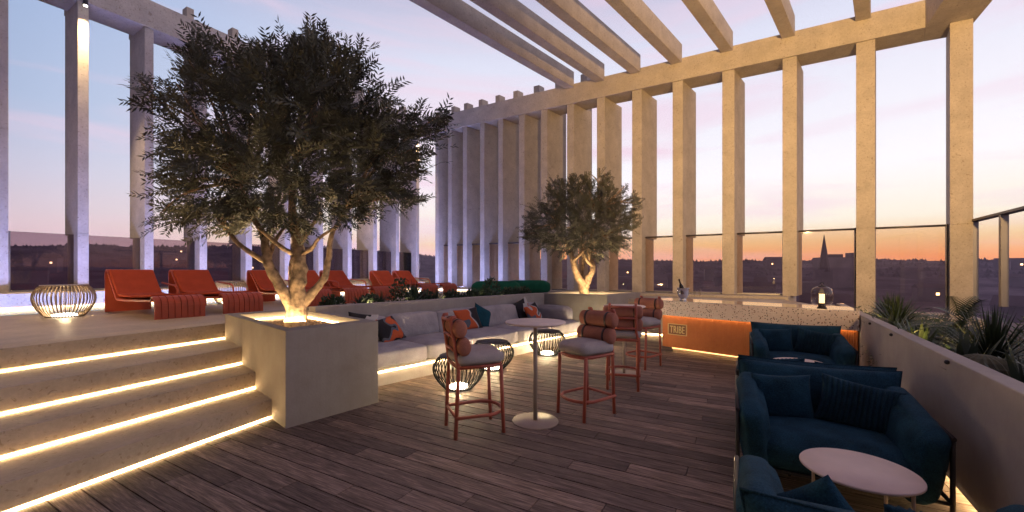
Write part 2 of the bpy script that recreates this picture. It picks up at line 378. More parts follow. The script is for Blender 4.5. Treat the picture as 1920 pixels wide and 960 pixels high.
def soft(bm, c, s, r, puff=.0, n=8, rot=None, fn=None):
    tmp = bmesh.new(); bmesh.ops.create_cube(tmp, size=2)
    bmesh.ops.subdivide_edges(tmp, edges=tmp.edges[:], cuts=n, use_grid_fill=True)
    h = Vector((s[0] / 2, s[1] / 2, s[2] / 2)); mp = {}
    for v in tmp.verts:
        u = v.co.copy()
        p = Vector((u.x * h.x, u.y * h.y, u.z * h.z)); q = Vector([max(-(h[i] - r), min(h[i] - r, p[i])) for i in range(3)])
        d = p - q
        if d.length > 1e-9: p = q + d.normalized() * r
        w = [1 - u[i] * u[i] for i in range(3)]
        for i in range(3):
            if abs(abs(u[i]) - 1) < 1e-4: p[i] += math.copysign(puff * max(w[(i + 1) % 3], 0) ** .6 * max(w[(i + 2) % 3], 0) ** .6, u[i])
        if fn: p = fn(u, p)
        if rot is not None: p = rot @ p
        mp[v] = bm.verts.new(p + Vector(c))
    for f in tmp.faces:
        g = bm.faces.new([mp[v] for v in f.verts]); g.smooth = True
    tmp.free()
def pillow(bm, w, h, t, stripes=0, c=(0, 0, 0), N=0, pinch=.09):
    c = Vector(c); g = {}; N = N or (60 if stripes else 22)
    for side in (1, -1):
        for i in range(N + 1):
            for j in range(N + 1):
                u = i / N * 2 - 1; v = j / N * 2 - 1
                edge = i in (0, N) or j in (0, N)
                if edge and side == -1: g[(side, i, j)] = g[(1, i, j)]; continue
                x = u * w / 2 * (1 - pinch * (1 - v * v)); z = v * h / 2 * (1 - pinch * (1 - u * u))
                y = t / 2 * (max(0, (1 - u * u) * (1 - v * v))) ** .42
                if stripes and not edge: y = y * (1 + .05 * math.cos(u * stripes * math.pi)) + .011 * math.cos(u * stripes * math.pi) * min(1, 4 * (1 - u * u)) * min(1, 4 * (1 - v * v))
                g[(side, i, j)] = bm.verts.new(c + Vector((x, y * side, z + h / 2)))
        for i in range(N):
            for j in range(N):
                q = [g[(side, i, j)], g[(side, i + 1, j)], g[(side, i + 1, j + 1)], g[(side, i, j + 1)]]
                if side == 1: q = q[::-1]
                try:
                    f = bm.faces.new(q); f.smooth = True
                except ValueError: pass
def obj(name, bm, mat, parent=None, world=False, bevel=0, smooth=None):
    me = bpy.data.meshes.new(name); bmesh.ops.recalc_face_normals(bm, faces=bm.faces[:]) if smooth != 'keep' else None
    bm.to_mesh(me); bm.free()
    for mm in (mat if isinstance(mat, (list, tuple)) else [mat]): me.materials.append(mm)
    o = bpy.data.objects.new(name, me); COL.objects.link(o)
    if parent is not None:
        o.parent = parent
        if world: o.matrix_parent_inverse = (Matrix.Translation(parent.location) @ parent.rotation_euler.to_matrix().to_4x4()).inverted()
    if bevel:
        md = o.modifiers.new('bevel', 'BEVEL'); md.width = bevel; md.segments = 2; md.limit_method = 'ANGLE'
    return o
def thing(name, label, cat, loc=(0, 0, 0), rz=0, group=None):
    o = bpy.data.objects.new(name, None); COL.objects.link(o); o.location = loc; o.rotation_euler = (0, 0, rz); o.empty_display_size = .1
    return tag(o, label, cat, group)
def tag(o, label=None, cat=None, group=None, kind=None):
    if label: o['label'] = label
    if cat: o['category'] = cat
    if group: o['group'] = group
    if kind: o['kind'] = kind
    return o
def dup(root, loc, rz, label, group=None):
    def cp(o, parent):
        c = o.copy(); COL.objects.link(c)
        if parent is not None: c.parent = parent; c.matrix_parent_inverse = o.matrix_parent_inverse.copy()
        for ch in [q for q in bpy.data.objects if q.parent == o]: cp(ch, c)
        return c
    r = cp(root, None); r.location = loc; r.rotation_euler = (0, 0, rz); r['label'] = label
    if group: r['group'] = group
    return r
ORD = ['first', 'second', 'third', 'fourth', 'fifth', 'sixth', 'seventh', 'eighth', 'ninth', 'tenth', 'eleventh', 'twelfth', 'thirteenth', 'fourteenth', 'fifteenth']
def ang(d): return math.atan2(d.y, d.x)

# ================================================================== SETTING
# town ground and hills, one polar sheet
bm = BM()
NA = 220; radii = [0, 60, 140, 260, 420, 600, 780, 900, 1000, 1080, 1150, 1250, 1500, 2200, 6000]
rnd = random.Random(3); ph = [rnd.uniform(0, 6.28) for _ in range(12)]
def hill(az, r_):
    if r_ < 420: return -30
    base = 38 * math.cos(az) + 40 * max(0, min(1, (-az - .12) / .3)) * math.cos(az)
    base += sum(1.5 / (k + 1) ** .5 * math.sin(az * (7 + 9 * k) + ph[k]) for k in range(9)) + rnd.uniform(-.8, .8)
    f = max(0, min(1, (r_ - 420) / 700)) ** 1.5
    return -30 + (base + 27) * f
rings = []
for r_ in radii:
    if r_ == 0: rings.append([bm.verts.new((0, 0, -30))]); continue
    rings.append([bm.verts.new((r_ * math.sin(2 * math.pi * k / NA), r_ * math.cos(2 * math.pi * k / NA),
                 hill((2 * math.pi * k / NA + math.pi) % (2 * math.pi) - math.pi, r_) if r_ < 2000 else (20 if r_ < 5000 else -400))) for k in range(NA)])
for k in range(NA): bm.faces.new((rings[0][0], rings[1][k], rings[1][(k + 1) % NA]))
for a, b_ in zip(rings[1:], rings[2:]):
    for k in range(NA): bm.faces.new((a[k], b_[k], b_[(k + 1) % NA], a[(k + 1) % NA])).smooth = True
tag(obj('ground', bm, M['ground']), kind='structure')

# tree mass on the ridge
bm = BM()
for i in range(6500):
    az = rnd.uniform(-1.15, 1.05); r_ = rnd.uniform(820, 1150)
    x, y = r_ * math.sin(az), r_ * math.cos(az); z = hill(az, r_) - 2; s = rnd.uniform(2.5, 5.5)
    n = 5; top = bm.verts.new((x, y, z + s * rnd.uniform(.8, 1.5)))
    ring = [bm.verts.new((x + s * .9 * math.cos(6.283 * k / n), y + s * .9 * math.sin(6.283 * k / n), z - 2)) for k in range(n)]
    for k in range(n): bm.faces.new((ring[k], ring[(k + 1) % n], top))
tag(obj('distant_wood', bm, M['ground']), 'dark purple belt of trees along the distant skyline', 'woodland', kind='stuff')

# sunken timber deck
bm = BM(); PW = .172
N_ = Vector((.492, .870, 0))
row = 0; p = -3.4
while p < 11.5:
    L = 1.72; s0 = -9 + (row * .43) % L
    s = s0 - L
    while s < 9:
        a = s + .003; b_ = s + L - .003
        q = [A * a + N_ * (p + .005), A * b_ + N_ * (p + .005), A * b_ + N_ * (p + PW - .005), A * a + N_ * (p + PW - .005)]
        cx = sum((v.x for v in q)) / 4; cy = sum((v.y for v in q)) / 4
        if cx > -5.5 and cy < 11.5: prism(bm, [(v.x, v.y) for v in q], -.03, 0)
        s += L
    p += PW; row += 1
tag(obj('deck', bm, M['deck'], bevel=.0), kind='structure')
bm = BM(); prism(bm, [(-7, -4), (9, -4), (9, 12), (-7, 12)], -.3, -.031)
tag(obj('deck_base', bm, M['darkmetal']), kind='structure')

# planner: sofa line, planters
SO = V(.424, 8.16); SN = V(-.738, .675)          # a point on the sofa front, normal towards its back
def sp_(t, off, z=0): v = SO + CC * t + SN * off; v.z = z; return v
P0 = V(-2.31, 4.19); P1 = V(-1.64, 5.04); PV = V(-.728, .685)
P3 = P0 + PV * 2.5; P2 = P1 + PV * 2.5
e_ = V(.365, .931); sn = V(-.931, .365)
RW = V(2.63, 2.11); RD = V(.535, .845); RN = V(.845, -.535)     # right planter wall
LW = V(-10.09, 8.23); LO = V(-.852, .525)                     # left colonnade inner plane
CR_ = V(-3.78, 18.0)                                          # right colonnade origin
TZ = .86
def xy(v): return (v.x, v.y)
r1 = V(-4.137, 5.91)
w_end = V(6.52, 8.25)
poly = [xy(r1 - e_ * 7.5 + sn * .352), xy(r1 + sn * .352), xy(sp_(-3.9, 1.3)), xy(sp_(1.83, 1.3)), (1.2, 11.0), (2.75, 10.37), xy(w_end), xy(CR_ + A * 13.0 + RI * .2), xy(CR_ + A * 13.0 + CC * 1.5), xy(CR_ + CC * 1.5 - A * 1.5), xy(LW + LO * 1.4 + B * 13), xy(LW + LO * 1.4 - B * 8)]
bm = BM()
vs = [bm.verts.new((x, y, TZ)) for x, y in poly]; bm.faces.new(vs)
bmesh.ops.triangulate(bm, faces=bm.faces[:])
ext = bmesh.ops.extrude_face_region(bm, geom=bm.faces[:])
for v in [g for g in ext['geom'] if isinstance(g, bmesh.types.BMVert)]: v.co.z -= .25
tag(obj('terrace_floor', bm, M['floor']), kind='structure')

bm = BM()
prism(bm, [xy(w_end + V(-.2, .15)), xy(CR_ + A * 12.8), xy(CR_ + A * 12.8 + CC * 1.7), xy(CR_ + A * 18.8 + CC * 1.7), (15, -4), xy(RW - RD * 5 + RN * .3), xy(RW + RD * 7.2 + RN * .3)], .05, .30)
tag(obj('service_strip', bm, M['towndark']), kind='structure')
# pool channel
def strip(bm, a, b_, z0, z1): prism(bm, [xy(v) for v in (a[0], b_[0], b_[1], a[1])], z0, z1)
bm = BM()
LI = -LO
strip(bm, (LW - B * 8 + LI * .62, LW - B * 8 + LI * 2.0), (LW + B * 10.6 + LI * .62, LW + B * 9.4 + LI * 2.0), TZ + .001, TZ + .006)
RI = V(-.492, -.870)
strip(bm, (CR_ + A * .62 + RI * .8, CR_ + A * 1.6 + RI * 2.1), (CR_ + A * 5.2 + RI * .8, CR_ + A * 5.2 + RI * 2.1), TZ + .002, TZ + .008)
tag(obj('pool_water', bm, M['water']), kind='structure')
# ledges below the colonnades
bm = BM()
strip(bm, (LW - B * 8 + LI * .58, LW - B * 8 + LO * 1.5), (LW + B * 11.2 + LI * .58, LW + B * 13 + LO * 1.5), TZ - .1, 1.18)
lw = tag(obj('parapet_wall', bm, M['stone'], bevel=.01), 'low stone parapet carrying the left colonnade behind the loungers', 'parapet')
bm = BM(); strip(bm, (LW - B * 8 + LI * .60, LW - B * 8 + LI * .585), (LW + B * 10.9 + LI * .60, LW + B * 10.9 + LI * .585), TZ + .012, TZ + .05)
obj('light_strip', bm, M['led4'], lw, True)
bm = BM()
strip(bm, (CR_ + RI * .75 - A * .3, CR_ - A * .3 + CC * 1.6), (CR_ + A * 13.2 + RI * .45, CR_ + A * 13.2 + CC * 1.6), TZ - .3, .93); strip(bm, (CR_ + A * 13.201 + RI * .35, CR_ + A * 13.201 + CC * 1.6), (CR_ + A * 16.95 + RI * .3, CR_ + A * 16.95 + CC * 1.6), .2, .50)
rw = tag(obj('parapet_wall', bm, M['stone'], bevel=.01), 'low stone parapet carrying the right colonnade behind bar and ottomans', 'parapet')
bm = BM(); strip(bm, (CR_ + RI * .77 + A * .7, CR_ + A * .7 + RI * .755), (CR_ + A * 5.1 + RI * .73, CR_ + A * 5.1 + RI * .715), TZ + .012, TZ + .04)
obj('light_strip', bm, M['led4'], rw, True)

# stairs
st = thing('staircase', 'wide stone stairs with glowing strips under each nosing', 'stairs', xy(V(-3.2, 4.2)) + (0,))
ZS = [0, .209, .412, .635, TZ]
RS = [V(-2.64, 4.47), V(-3.07, 4.89), V(-3.487, 5.306), r1]
for k in range(4):
    a = RS[k] + e_ * .25; bk = RS[k] - e_ * 8
    nxt = (RS[k + 1] if k < 3 else RS[k] + sn * .34)
    dd = (nxt - RS[k]).dot(sn) + (.04 if k < 3 else 0)
    bm = BM(); prism(bm, [xy(a), xy(bk), xy(bk + sn * dd), xy(a + sn * dd)], ZS[k] + .026, ZS[k + 1] + (.002 if k == 3 else 0))
    obj('step', bm, M['step'], st, True, bevel=.006)
    bm = BM(); prism(bm, [xy(a + sn * .03), xy(bk + sn * .03), xy(bk + sn * dd), xy(a + sn * dd)], ZS[k] - .02, ZS[k] + .024)
    obj('step_base', bm, M['darkmetal'], st, True)
    a2 = RS[k] + e_ * .02
    bm = BM(); prism(bm, [xy(a2 - sn * .005), xy(bk - sn * .005), xy(bk + sn * .028), xy(a2 + sn * .028)], ZS[k] + .003, ZS[k] + .016)
    obj('light_strip', bm, M['led'], st, True)

# ------------------------------------------------------------------ colonnades
def fin(parent, inner, along, depthdir, w, dep, dlow, ztop, z0, zsplit, hi=False):
    bm = BM()
    a = inner; b_ = inner + along * w
    prism(bm, [xy(a), xy(b_), xy(b_ + depthdir * dlow), xy(a + depthdir * dlow)], z0, zsplit)
    prism(bm, [xy(a), xy(b_), xy(b_ + depthdir * dep), xy(a + depthdir * dep)], zsplit + .0005, ztop)
    if hi: prism(bm, [xy(a + depthdir * .86), xy(b_ + depthdir * .86), xy(b_ + depthdir * dep), xy(a + depthdir * dep)], ztop + .0005, 9.0)
    return obj('column', bm, M['stone'], parent, True, bevel=.008)
BZ0, BZ1 = 7.6, 8.28
lc = thing('left_colonnade'.replace('left_', 'stone_'), 'tall stone colonnade with warm downlights behind the red loungers', 'colonnade', (-7.1, 13.1, 1.18))
rc = thing('stone_colonnade', 'tall stone colonnade lit golden behind the bar and small tree', 'colonnade', (3.5, 13.9, .93))
bm = BM(); i0 = LW + LI * .05
strip(bm, (i0 - B * 8, i0 - B * 8 + LO * .82), (i0 + B * 11.2, i0 + B * 11.7 + LO * .82), BZ0, BZ1)
obj('lintel', bm, M['stone'], lc, True, bevel=.01)
for k in range(-3, 11):
    s1 = k * 1.147
    fin(lc, LW + B * (s1 - .176), B, LO, .176, 1.0 , .80, BZ0 - .001, 1.181, 2.45)
    bm = BM(); aa = LW + B * (s1 - .176) + LO * .80; prism(bm, [xy(aa), xy(aa + B * .176), xy(aa + B * .176 + LO * .28), xy(aa + LO * .28)], BZ0 + .0, 9.0)
    obj('column_head', bm, M['stone'], lc, True, bevel=.008)
# right: (s of near-left edge, width)
us = [(1.0662, 1.1234), (.8377, .8844), (.6584, .6935), (.5117, .5416), (.3909, .4156), (.2922, .3156), (.2065, .2260), (.1338, .1506), (.0701, .0857), (.0169, .0305), (-.0338, -.0221), (-.0779, -.0675), (-.1195, -.1100), (-.1558, -.1468), (-.1870, -.1790)]
def s_of(u): return (u * CR_.y - CR_.x) / (A.x - u * A.y)
SR = [(s_of(a), s_of(b_)) for a, b_ in us]
i0 = CR_ + RI * .05
CORN = s_of(1.005)
bm = BM(); strip(bm, (i0 - A * .4, i0 - A * .4 + CC * .85), (i0 + A * CORN, i0 + A * CORN + CC * .85), BZ0, BZ1)
obj('lintel', bm, M['stone'], rc, True, bevel=.01)
# corner return of the lintel towards the camera side
bm = BM(); c0 = i0 + A * (CORN + .002)
prism(bm, [xy(c0 - B * 9), xy(c0 - B * 9 + A * .93), xy(c0 + A * .93 + B * .9), xy(i0 + A * (CORN + .002) + CC * .85), xy(c0)], BZ0, BZ1 + .02)
obj('corner_lintel', bm, M['stone'], rc, True, bevel=.01)
for k, (a, b_) in enumerate(SR):
    fin(rc, CR_ + A * a, A, CC, b_ - a, 1.22 if k else .9, .95 if k else .89, BZ0 - .001, .931 if k > 1 else .501, 2.74)
    if k >= 7:
        bm = BM(); aa = CR_ + A * a + CC * .88; prism(bm, [xy(aa), xy(aa + A * (b_ - a)), xy(aa + A * (b_ - a) + CC * .34), xy(aa + CC * .34)], BZ0, 9.0)
        obj('column_head', bm, M['stone'], rc, True, bevel=.008)
# pergola rafters, from the right lintel over the deck
pg = thing('pergola', 'pale stone pergola rafters spanning over the timber deck', 'pergola', (0, 6, 8.1))
for k in range(0, 8):
    a, b_ = SR[k]; wd = .31
    f = CR_ + A * (a - .02) + RI * .05 - CC * .002
    bm = BM(); g = f - CC * 17
    prism(bm, [xy(f), xy(f + A * wd), xy(g + A * wd), xy(g)], 8.14, 8.70); obj('rafter', bm, M['stone'], pg, True, bevel=.008)
# hotel building behind the terrace (holds the rafters' ends)
hb = thing('hotel_building', 'dark stone hotel block rising behind the deck', 'building', (-4.5, -2.5, -.3))
o1 = CR_ + A * 19 - CC * 17.02; o2 = CR_ - A * 2 - CC * 17.02
bm = BM(); prism(bm, [xy(o1 + RI * 3), xy(o1), xy(o2), xy(o2 + RI * 3)], -.3, 9.5); obj('wall', bm, M['facade'], hb, True)
for k in range(5):
    bm = BM(); a = o2 + A * (3.2 + 3.3 * k); prism(bm, [xy(a - RI * .0), xy(a + A * 2.4), xy(a + A * 2.4 - RI * .03), xy(a - RI * .03)], .2, 3.2)
    obj('window', bm, M['glass_grey'], hb, True)

# ------------------------------------------------------------------ glass screens
def screen(a, b_, z0, z1, mat, label, group, rail=True, postw=.05, side=1):
    mid = (a + b_) / 2; d = (b_ - a).normalized(); n = d.cross(UP)
    t = thing('glass_screen', label, 'glass screen', (mid.x, mid.y, z0), 0, group)
    bm = BM(); prism(bm, [xy(a + n * .006), xy(b_ + n * .006), xy(b_ - n * .006), xy(a - n * .006)], z0 + .04, z1 - (.025 if rail else 0))
    obj('pane', bm, M[mat], t, True)
    q = b_ if side > 0 else a; q2 = q - d * postw * side
    bm = BM(); prism(bm, [xy(q + n * .035), xy(q2 + n * .035), xy(q2 - n * .035), xy(q - n * .035)], z0, z1 + .03 * rail)
    obj('post', bm, M['steel'], t, True)
    bm = BM(); prism(bm, [xy(a + n * .02), xy(b_ + n * .02), xy(b_ - n * .02), xy(a - n * .02)], z0, z0 + .04); obj('base_channel', bm, M['steel'], t, True)
    if rail:
        bm = BM(); tube(bm, [V(a.x, a.y, z1) - n * 0, V(b_.x, b_.y, z1)], .028, 8); obj('rail', bm, M['rail'], t, True)
    return t
for k in range(-2, 10):
    a = LW + B * (k * 1.147) + LO * .30; b_ = LW + B * ((k + 1) * 1.147 - .176) + LO * .30
    nm = ORD[k] if k >= 0 else None; beyond = {-1: 'nearest just', -2: 'farther'}.get(k)
    screen(a, b_, 1.18, 2.44, 'glass_grey', ('grey glass screen in the %s full bay from the left frame edge' % nm) if nm else 'grey glass screen of the left colonnade, %s beyond the left frame edge' % beyond,
           'grey glass screens of the left colonnade', rail=False, postw=.06, side=-1)
for k in range(1, len(SR)):
    a = CR_ + A * SR[k][1] + CC * .30; b_ = CR_ + A * SR[k - 1][0] + CC * .30
    screen(a, b_, .93 if k > 2 else .501, 2.75, 'glass_bronze', 'bronze glass screen in the %s bay counted leftwards from the big corner column' % ORD[k - 1], 'bronze glass screens of the right colonnade')
# open balustrade beyond the corner column
bz = thing('balustrade', 'open metal balustrade with flat handrail right of the corner column', 'railing', xy(CR_ + A * 16.9 - B * 2) + (.93,))
q0 = CR_ + A * (SR[0][1] + .02) + CC * .25
bm = BM(); q1 = q0 - B * 6.5; s_ = (q1 - q0).normalized().cross(UP)
prism(bm, [xy(q0 + s_ * .09), xy(q1 + s_ * .09), xy(q1 - s_ * .09), xy(q0 - s_ * .09)], 2.80, 2.85); obj('handrail', bm, M['rail'], bz, True)
for k in range(4):
    c_ = q0 - B * (.08 + 1.42 * k)
    bm = BM(); prism(bm, [xy(c_ + B * .05 + s_ * .06), xy(c_ - B * .05 + s_ * .06), xy(c_ - B * .05 - s_ * .06), xy(c_ + B * .05 - s_ * .06)], .87, 2.80); obj('post', bm, M['steel'], bz, True, bevel=.006)

# downlights at the top of every third left column
for k in (0 + 1, 4, 7, 10):
    c_ = LW + B * (k * 1.147 - .088) + LI * .16
    t = thing('downlight', 'small warm downlight under the lintel on the %s lit column from the left' % ORD[[1, 4, 7, 10].index(k)], 'downlight', (c_.x, c_.y, 7.46), 0, 'warm downlights on the left columns')
    bm = BM(); lathe(bm, [(.045, 0), (.045, .12)], 16, (0, 0, .02)); obj('housing', bm, M['darkmetal'], t)
    bm = BM(); lathe(bm, [(.035, 0), (.035, .015)], 16, (0, 0, 0)); obj('lens', bm, M['glow'], t)
    bm = BM(); box(bm, Vector((0, 0, .07)) + LO * .09, (.03, .16, .03), Matrix.Rotation(ang(LO) - math.pi / 2, 3, 'Z')); obj('bracket', bm, M['darkmetal'], t)
    lamp('SPOT', (c_.x, c_.y, 7.43), 1000, (1, .70, .34), aim=(c_.x + LO.x * .3, c_.y + LO.y * .3, 3.0), spot_size=R(58), spot_blend=.9, shadow_soft_size=.04)

# pool glow: blue underwater lights
for k in range(6):
    c_ = LW + B * (-1.0 + 2.1 * k) + LI * 1.5
    lamp('AREA', (c_.x, c_.y, TZ + .03), 75, (.36, .40, 1), aim=(c_.x + LO.x * 1.5, c_.y + LO.y * 1.5, 4.0), shape='RECTANGLE', size=1.8, size_y=.2)
for k in range(3):
    c_ = CR_ + A * (1.2 + 1.9 * k) + RI * 1.1
    lamp('AREA', (c_.x, c_.y, TZ + .03), 52, (.33, .40, 1), aim=(c_.x - RI.x * .9, c_.y - RI.y * .9, 3.2), shape='RECTANGLE', size=1.6, size_y=.2)

# ------------------------------------------------------------------ planters and walls
def planter(name, label, c4, z0, z1, wall, cat='planter', pm='render2'):
    cen = sum(c4, V(0, 0)) / 4
    t = thing(name, label, cat, (cen.x, cen.y, z0))
    inn = [c + (cen - c).normalized() * wall * 1.414 for c in c4]
    bm = BM()
    def ring(pts, z): return [bm.verts.new((q.x, q.y, z)) for q in pts]
    o0, o1_, i1, i0_ = ring(c4, z0), ring(c4, z1), ring(inn, z1), ring(inn, z1 - .35)
    for a, b_ in ((o0, o1_), (o1_, i1), (i1, i0_)):
        for k in range(4): bm.faces.new((a[k], a[(k + 1) % 4], b_[(k + 1) % 4], b_[k]))
    obj('body', bm, M[pm], t, True, bevel=.008)
    bm = BM(); prism(bm, [xy(q) for q in inn], z1 - .3, z1 - .15); obj('soil_bed', bm, M['soil'], t, True)
    bm = BM(); k_ = [q + (cen - q).normalized() * .03 for q in inn]
    for k in range(4):
        a, b_ = k_[k], k_[(k + 1) % 4]
        beam(bm, (a.x, a.y, z1 - .10), (b_.x, b_.y, z1 - .10), .03, .02)
    obj('light_strip', bm, M['led2'], t, True)
    return t, cen, inn
pl1, pc1, in1 = planter('planter', 'large square plaster planter with the big tree beside the stairs', [P0, P1, P2, P3], 0, 1.0, .19)
Q0 = V(.66, 10.42); Q1 = V(2.2, 9.5); Q2 = Q1 + CC * 1.75; Q3 = Q0 + CC * 1.75
pl2, pc2, in2 = planter('planter', 'plaster planter with the smaller tree at the end of the sofa', [Q0, Q1, Q2, Q3], 0, 1.07, .16)
def pebbles(inn, z, n, label, seed):
    rd = random.Random(seed); bm = BM(); cen = sum(inn, V(0, 0)) / 4
    for i in range(n):
        u, v = rd.uniform(.06, .94), rd.uniform(.06, .94)
        q = inn[0] * (1 - u) * (1 - v) + inn[1] * u * (1 - v) + inn[2] * u * v + inn[3] * (1 - u) * v
        s = rd.uniform(.016, .034); h = (1 - min(1, (q - cen).length / .9)) * .05
        m4 = Matrix.Translation((q.x, q.y, z + h)) @ Euler((rd.random() * 6, rd.random() * 6, rd.random() * 6)).to_matrix().to_4x4() @ Matrix.Diagonal((s, s * .7, s * .5, 1))
        bmesh.ops.create_icosphere(bm, subdivisions=1, radius=1, matrix=m4)
    tag(obj('pebbles', bm, M['pebble']), label, 'pebbles', kind='stuff')
pebbles(in1, .86, 900, 'tan pebbles around the big tree trunk', 1)
pebbles(in2, .93, 500, 'tan pebbles around the small tree trunk', 2)
lamp('AREA', (pc1.x + .12, pc1.y - .28, .97), 24, WARM, aim=(-2.8, 5.35, 2.6), shape='DISK', size=.3)
lamp('AREA', (pc1.x - .3, pc1.y + .2, .97), 14, WARM, aim=(-2.9, 5.4, 2.8), shape='DISK', size=.3)
lamp('AREA', (pc2.x - .0, pc2.y - .55, 1.03), 20, WARM, aim=(1.85, 10.6, 2.6), shape='DISK', size=.35)

lamp('SPOT', (pc1.x - .45, pc1.y + .05, .98), 110, WARM, aim=(-2.9, 5.35, 3.1), spot_size=R(85), spot_blend=.8, shadow_soft_size=.05)
lamp('SPOT', (pc2.x - .3, pc2.y - .4, 1.05), 60, WARM, aim=(1.9, 10.6, 3.2), spot_size=R(85), spot_blend=.8, shadow_soft_size=.05)
# wall behind the sofa
bm = BM(); prism(bm, [xy(sp_(-3.75, 1.15)), xy(sp_(1.83, 1.15)), xy(sp_(1.83, 1.40)), xy(sp_(-3.75, 1.40))], 0, 1.07)
tag(obj('garden_wall', bm, M['render'], bevel=.008), 'low plaster wall behind the long sofa', 'wall')
bm = BM(); prism(bm, [xy(sp_(-3.6, 1.401)), xy(sp_(1.9, 1.401)), xy(sp_(1.9, 1.95)), xy(sp_(-3.6, 1.95))], TZ + .001, .99)
tag(obj('plant_bed', bm, M['soil']), kind='structure')
# wall between small planter and bar, with light at its foot
WA = V(2.7, 10.42)
bm = BM(); prism(bm, [xy(WA), xy(w_end), xy(w_end + V(.1, .17)), xy(WA + V(.1, .17))], .10, .93)
gw = tag(obj('garden_wall', bm, M['render'], bevel=.006), 'low plaster wall with a lit foot left of the bar', 'wall')
bm = BM(); prism(bm, [xy(WA + V(.02, .04)), xy(w_end + V(.02, .04)), xy(w_end + V(.1, .17)), xy(WA + V(.1, .17))], 0, .099); obj('plinth', bm, M['render'], gw)
bm = BM(); prism(bm, [xy(WA + V(.004, .008)), xy(w_end + V(.004, .008)), xy(w_end + V(.014, .03)), xy(WA + V(.014, .03))], .065, .09); obj('light_strip', bm, M['led2'], gw)
# right planter wall
bm = BM(); s0, s1 = -6, 7.3; RZ = .97
prism(bm, [xy(RW + RD * s0), xy(RW + RD * s1), xy(RW + RD * s1 + RN * .12), xy(RW + RD * s0 + RN * .12)], .085, RZ)
rp = tag(obj('planter_wall', bm, M['render'], bevel=.008), 'long plaster planter wall on the right, lit along its foot', 'wall')
bm = BM(); prism(bm, [xy(RW + RD * s0 + RN * .14), xy(RW + RD * s1 + RN * .14), xy(RW + RD * s1 + RN * .2), xy(RW + RD * s0 + RN * .2)], -.0, .4); obj('plinth', bm, M['render'], rp)
bm = BM(); prism(bm, [xy(RW + RD * s0 + RN * .06), xy(RW + RD * s1 + RN * .06), xy(RW + RD * s1 + RN * .115), xy(RW + RD * s0 + RN * .115)], .055, .082); obj('light_strip', bm, M['led2'], rp)
bm = BM(); prism(bm, [xy(RW + RD * s0 + RN * .121), xy(RW + RD * s1 + RN * .121), xy(RW + RD * s1 + RN * 1.35), xy(RW + RD * s0 + RN * 1.35)], .30, .62)
tag(obj('plant_bed', bm, M['soil']), kind='structure')
# three small clips on the wall
for k, (s, dz) in enumerate(((3.86, .045), (2.72, .045), (1.05, .03))):
    c_ = RW + RD * s - RN * .012
    bm = BM(); bmesh.ops.create_icosphere(bm, subdivisions=2, radius=.017, matrix=Matrix.Translation((c_.x, c_.y, RZ - dz)))
    tag(obj('wall_stud', bm, M['darkmetal']), '%s dark stud near the top of the right planter wall, counted from the bar' % ORD[k], 'stud', 'dark studs on the planter wall')

# ================================================================== TREES
def ptz(px, py, Z): return Vector(((px - 960) / 770 * Z, Z, 1.6 + (510 - py) / 770 * Z))
def crown(bm, clumps, Z, cpx, cpy, rpx, rpy, dep, n, tl, ll, lw_, seed, tips):
    rd = random.Random(seed)
    wts = [c[2] ** 2 for c in clumps]
    for i in range(n):
        cx, cy, cr = rd.choices(clumps, wts)[0]
        while True:
            u, v, w = rd.uniform(-1, 1), rd.uniform(-1, 1), rd.uniform(-1, 1)
            if u * u + v * v + w * w <= 1: break
        k = (u * u + v * v + w * w) ** .5; kk = k ** .35 / max(k, .01) if rd.random() < .35 else 1
        u *= kk; v *= kk
        e_k = 1.32 if rd.random() < .18 else .84; px, py = cpx + (cx - cpx) * .97 + u * cr * e_k, cpy + (cy - cpy) * .97 + v * cr * e_k + 3
        q = max(0, 1 - ((px - cpx) / rpx) ** 2 - ((py - cpy) / rpy) ** 2)
        dz = dep * q ** .5 * (rd.uniform(-1, 1)) + w * cr / 770 * Z * .7
        p = ptz(px, py, Z); co = Vector((0, 0, 1.6)); p = co + (p - co) * (1 + dz / Z)   # depth inside the crown
        cen = ptz(cpx, cpy + rpy * .5, Z)
        out = (p - cen).normalized()
        d = (out * .9 + Vector((rd.gauss(0, .45), rd.gauss(0, .45), rd.gauss(.25, .45)))).normalized()
        L = tl * rd.uniform(.6, 1.2); m = int(8 + 5 * rd.random())
        side = d.cross(UP)
        if side.length < .1: side = Vector((1, 0, 0))
        side.normalize(); side = (Matrix.Rotation(rd.uniform(-1.2, 1.2), 3, d) @ side)
        pos = p - d * L * .5; dr = d.copy()
        prev = pos.copy()
        for j in range(m):
            dr = (dr + Vector((0, 0, -.045))).normalized(); nx = pos + dr * L / m
            for sg in (1, -1):
                ld = (dr * .75 + side * sg * .8 + Vector((rd.gauss(0, .12), rd.gauss(0, .12), rd.gauss(-.05, .12)))).normalized()
                nn = ld.cross(dr).normalized(); wv = ld.cross(nn).normalized() * lw_ * .5
                l_ = ll * rd.uniform(.7, 1.15) * (1 - .35 * abs(j / m - .4))
                a = bm.verts.new(nx); b_ = bm.verts.new(nx + ld * l_ * .45 + wv); c = bm.verts.new(nx + ld * l_); e = bm.verts.new(nx + ld * l_ * .45 - wv)
                bm.faces.new((a, b_, c, e))
            pos = nx
        if rd.random() < .3: tips.append((prev, pos))
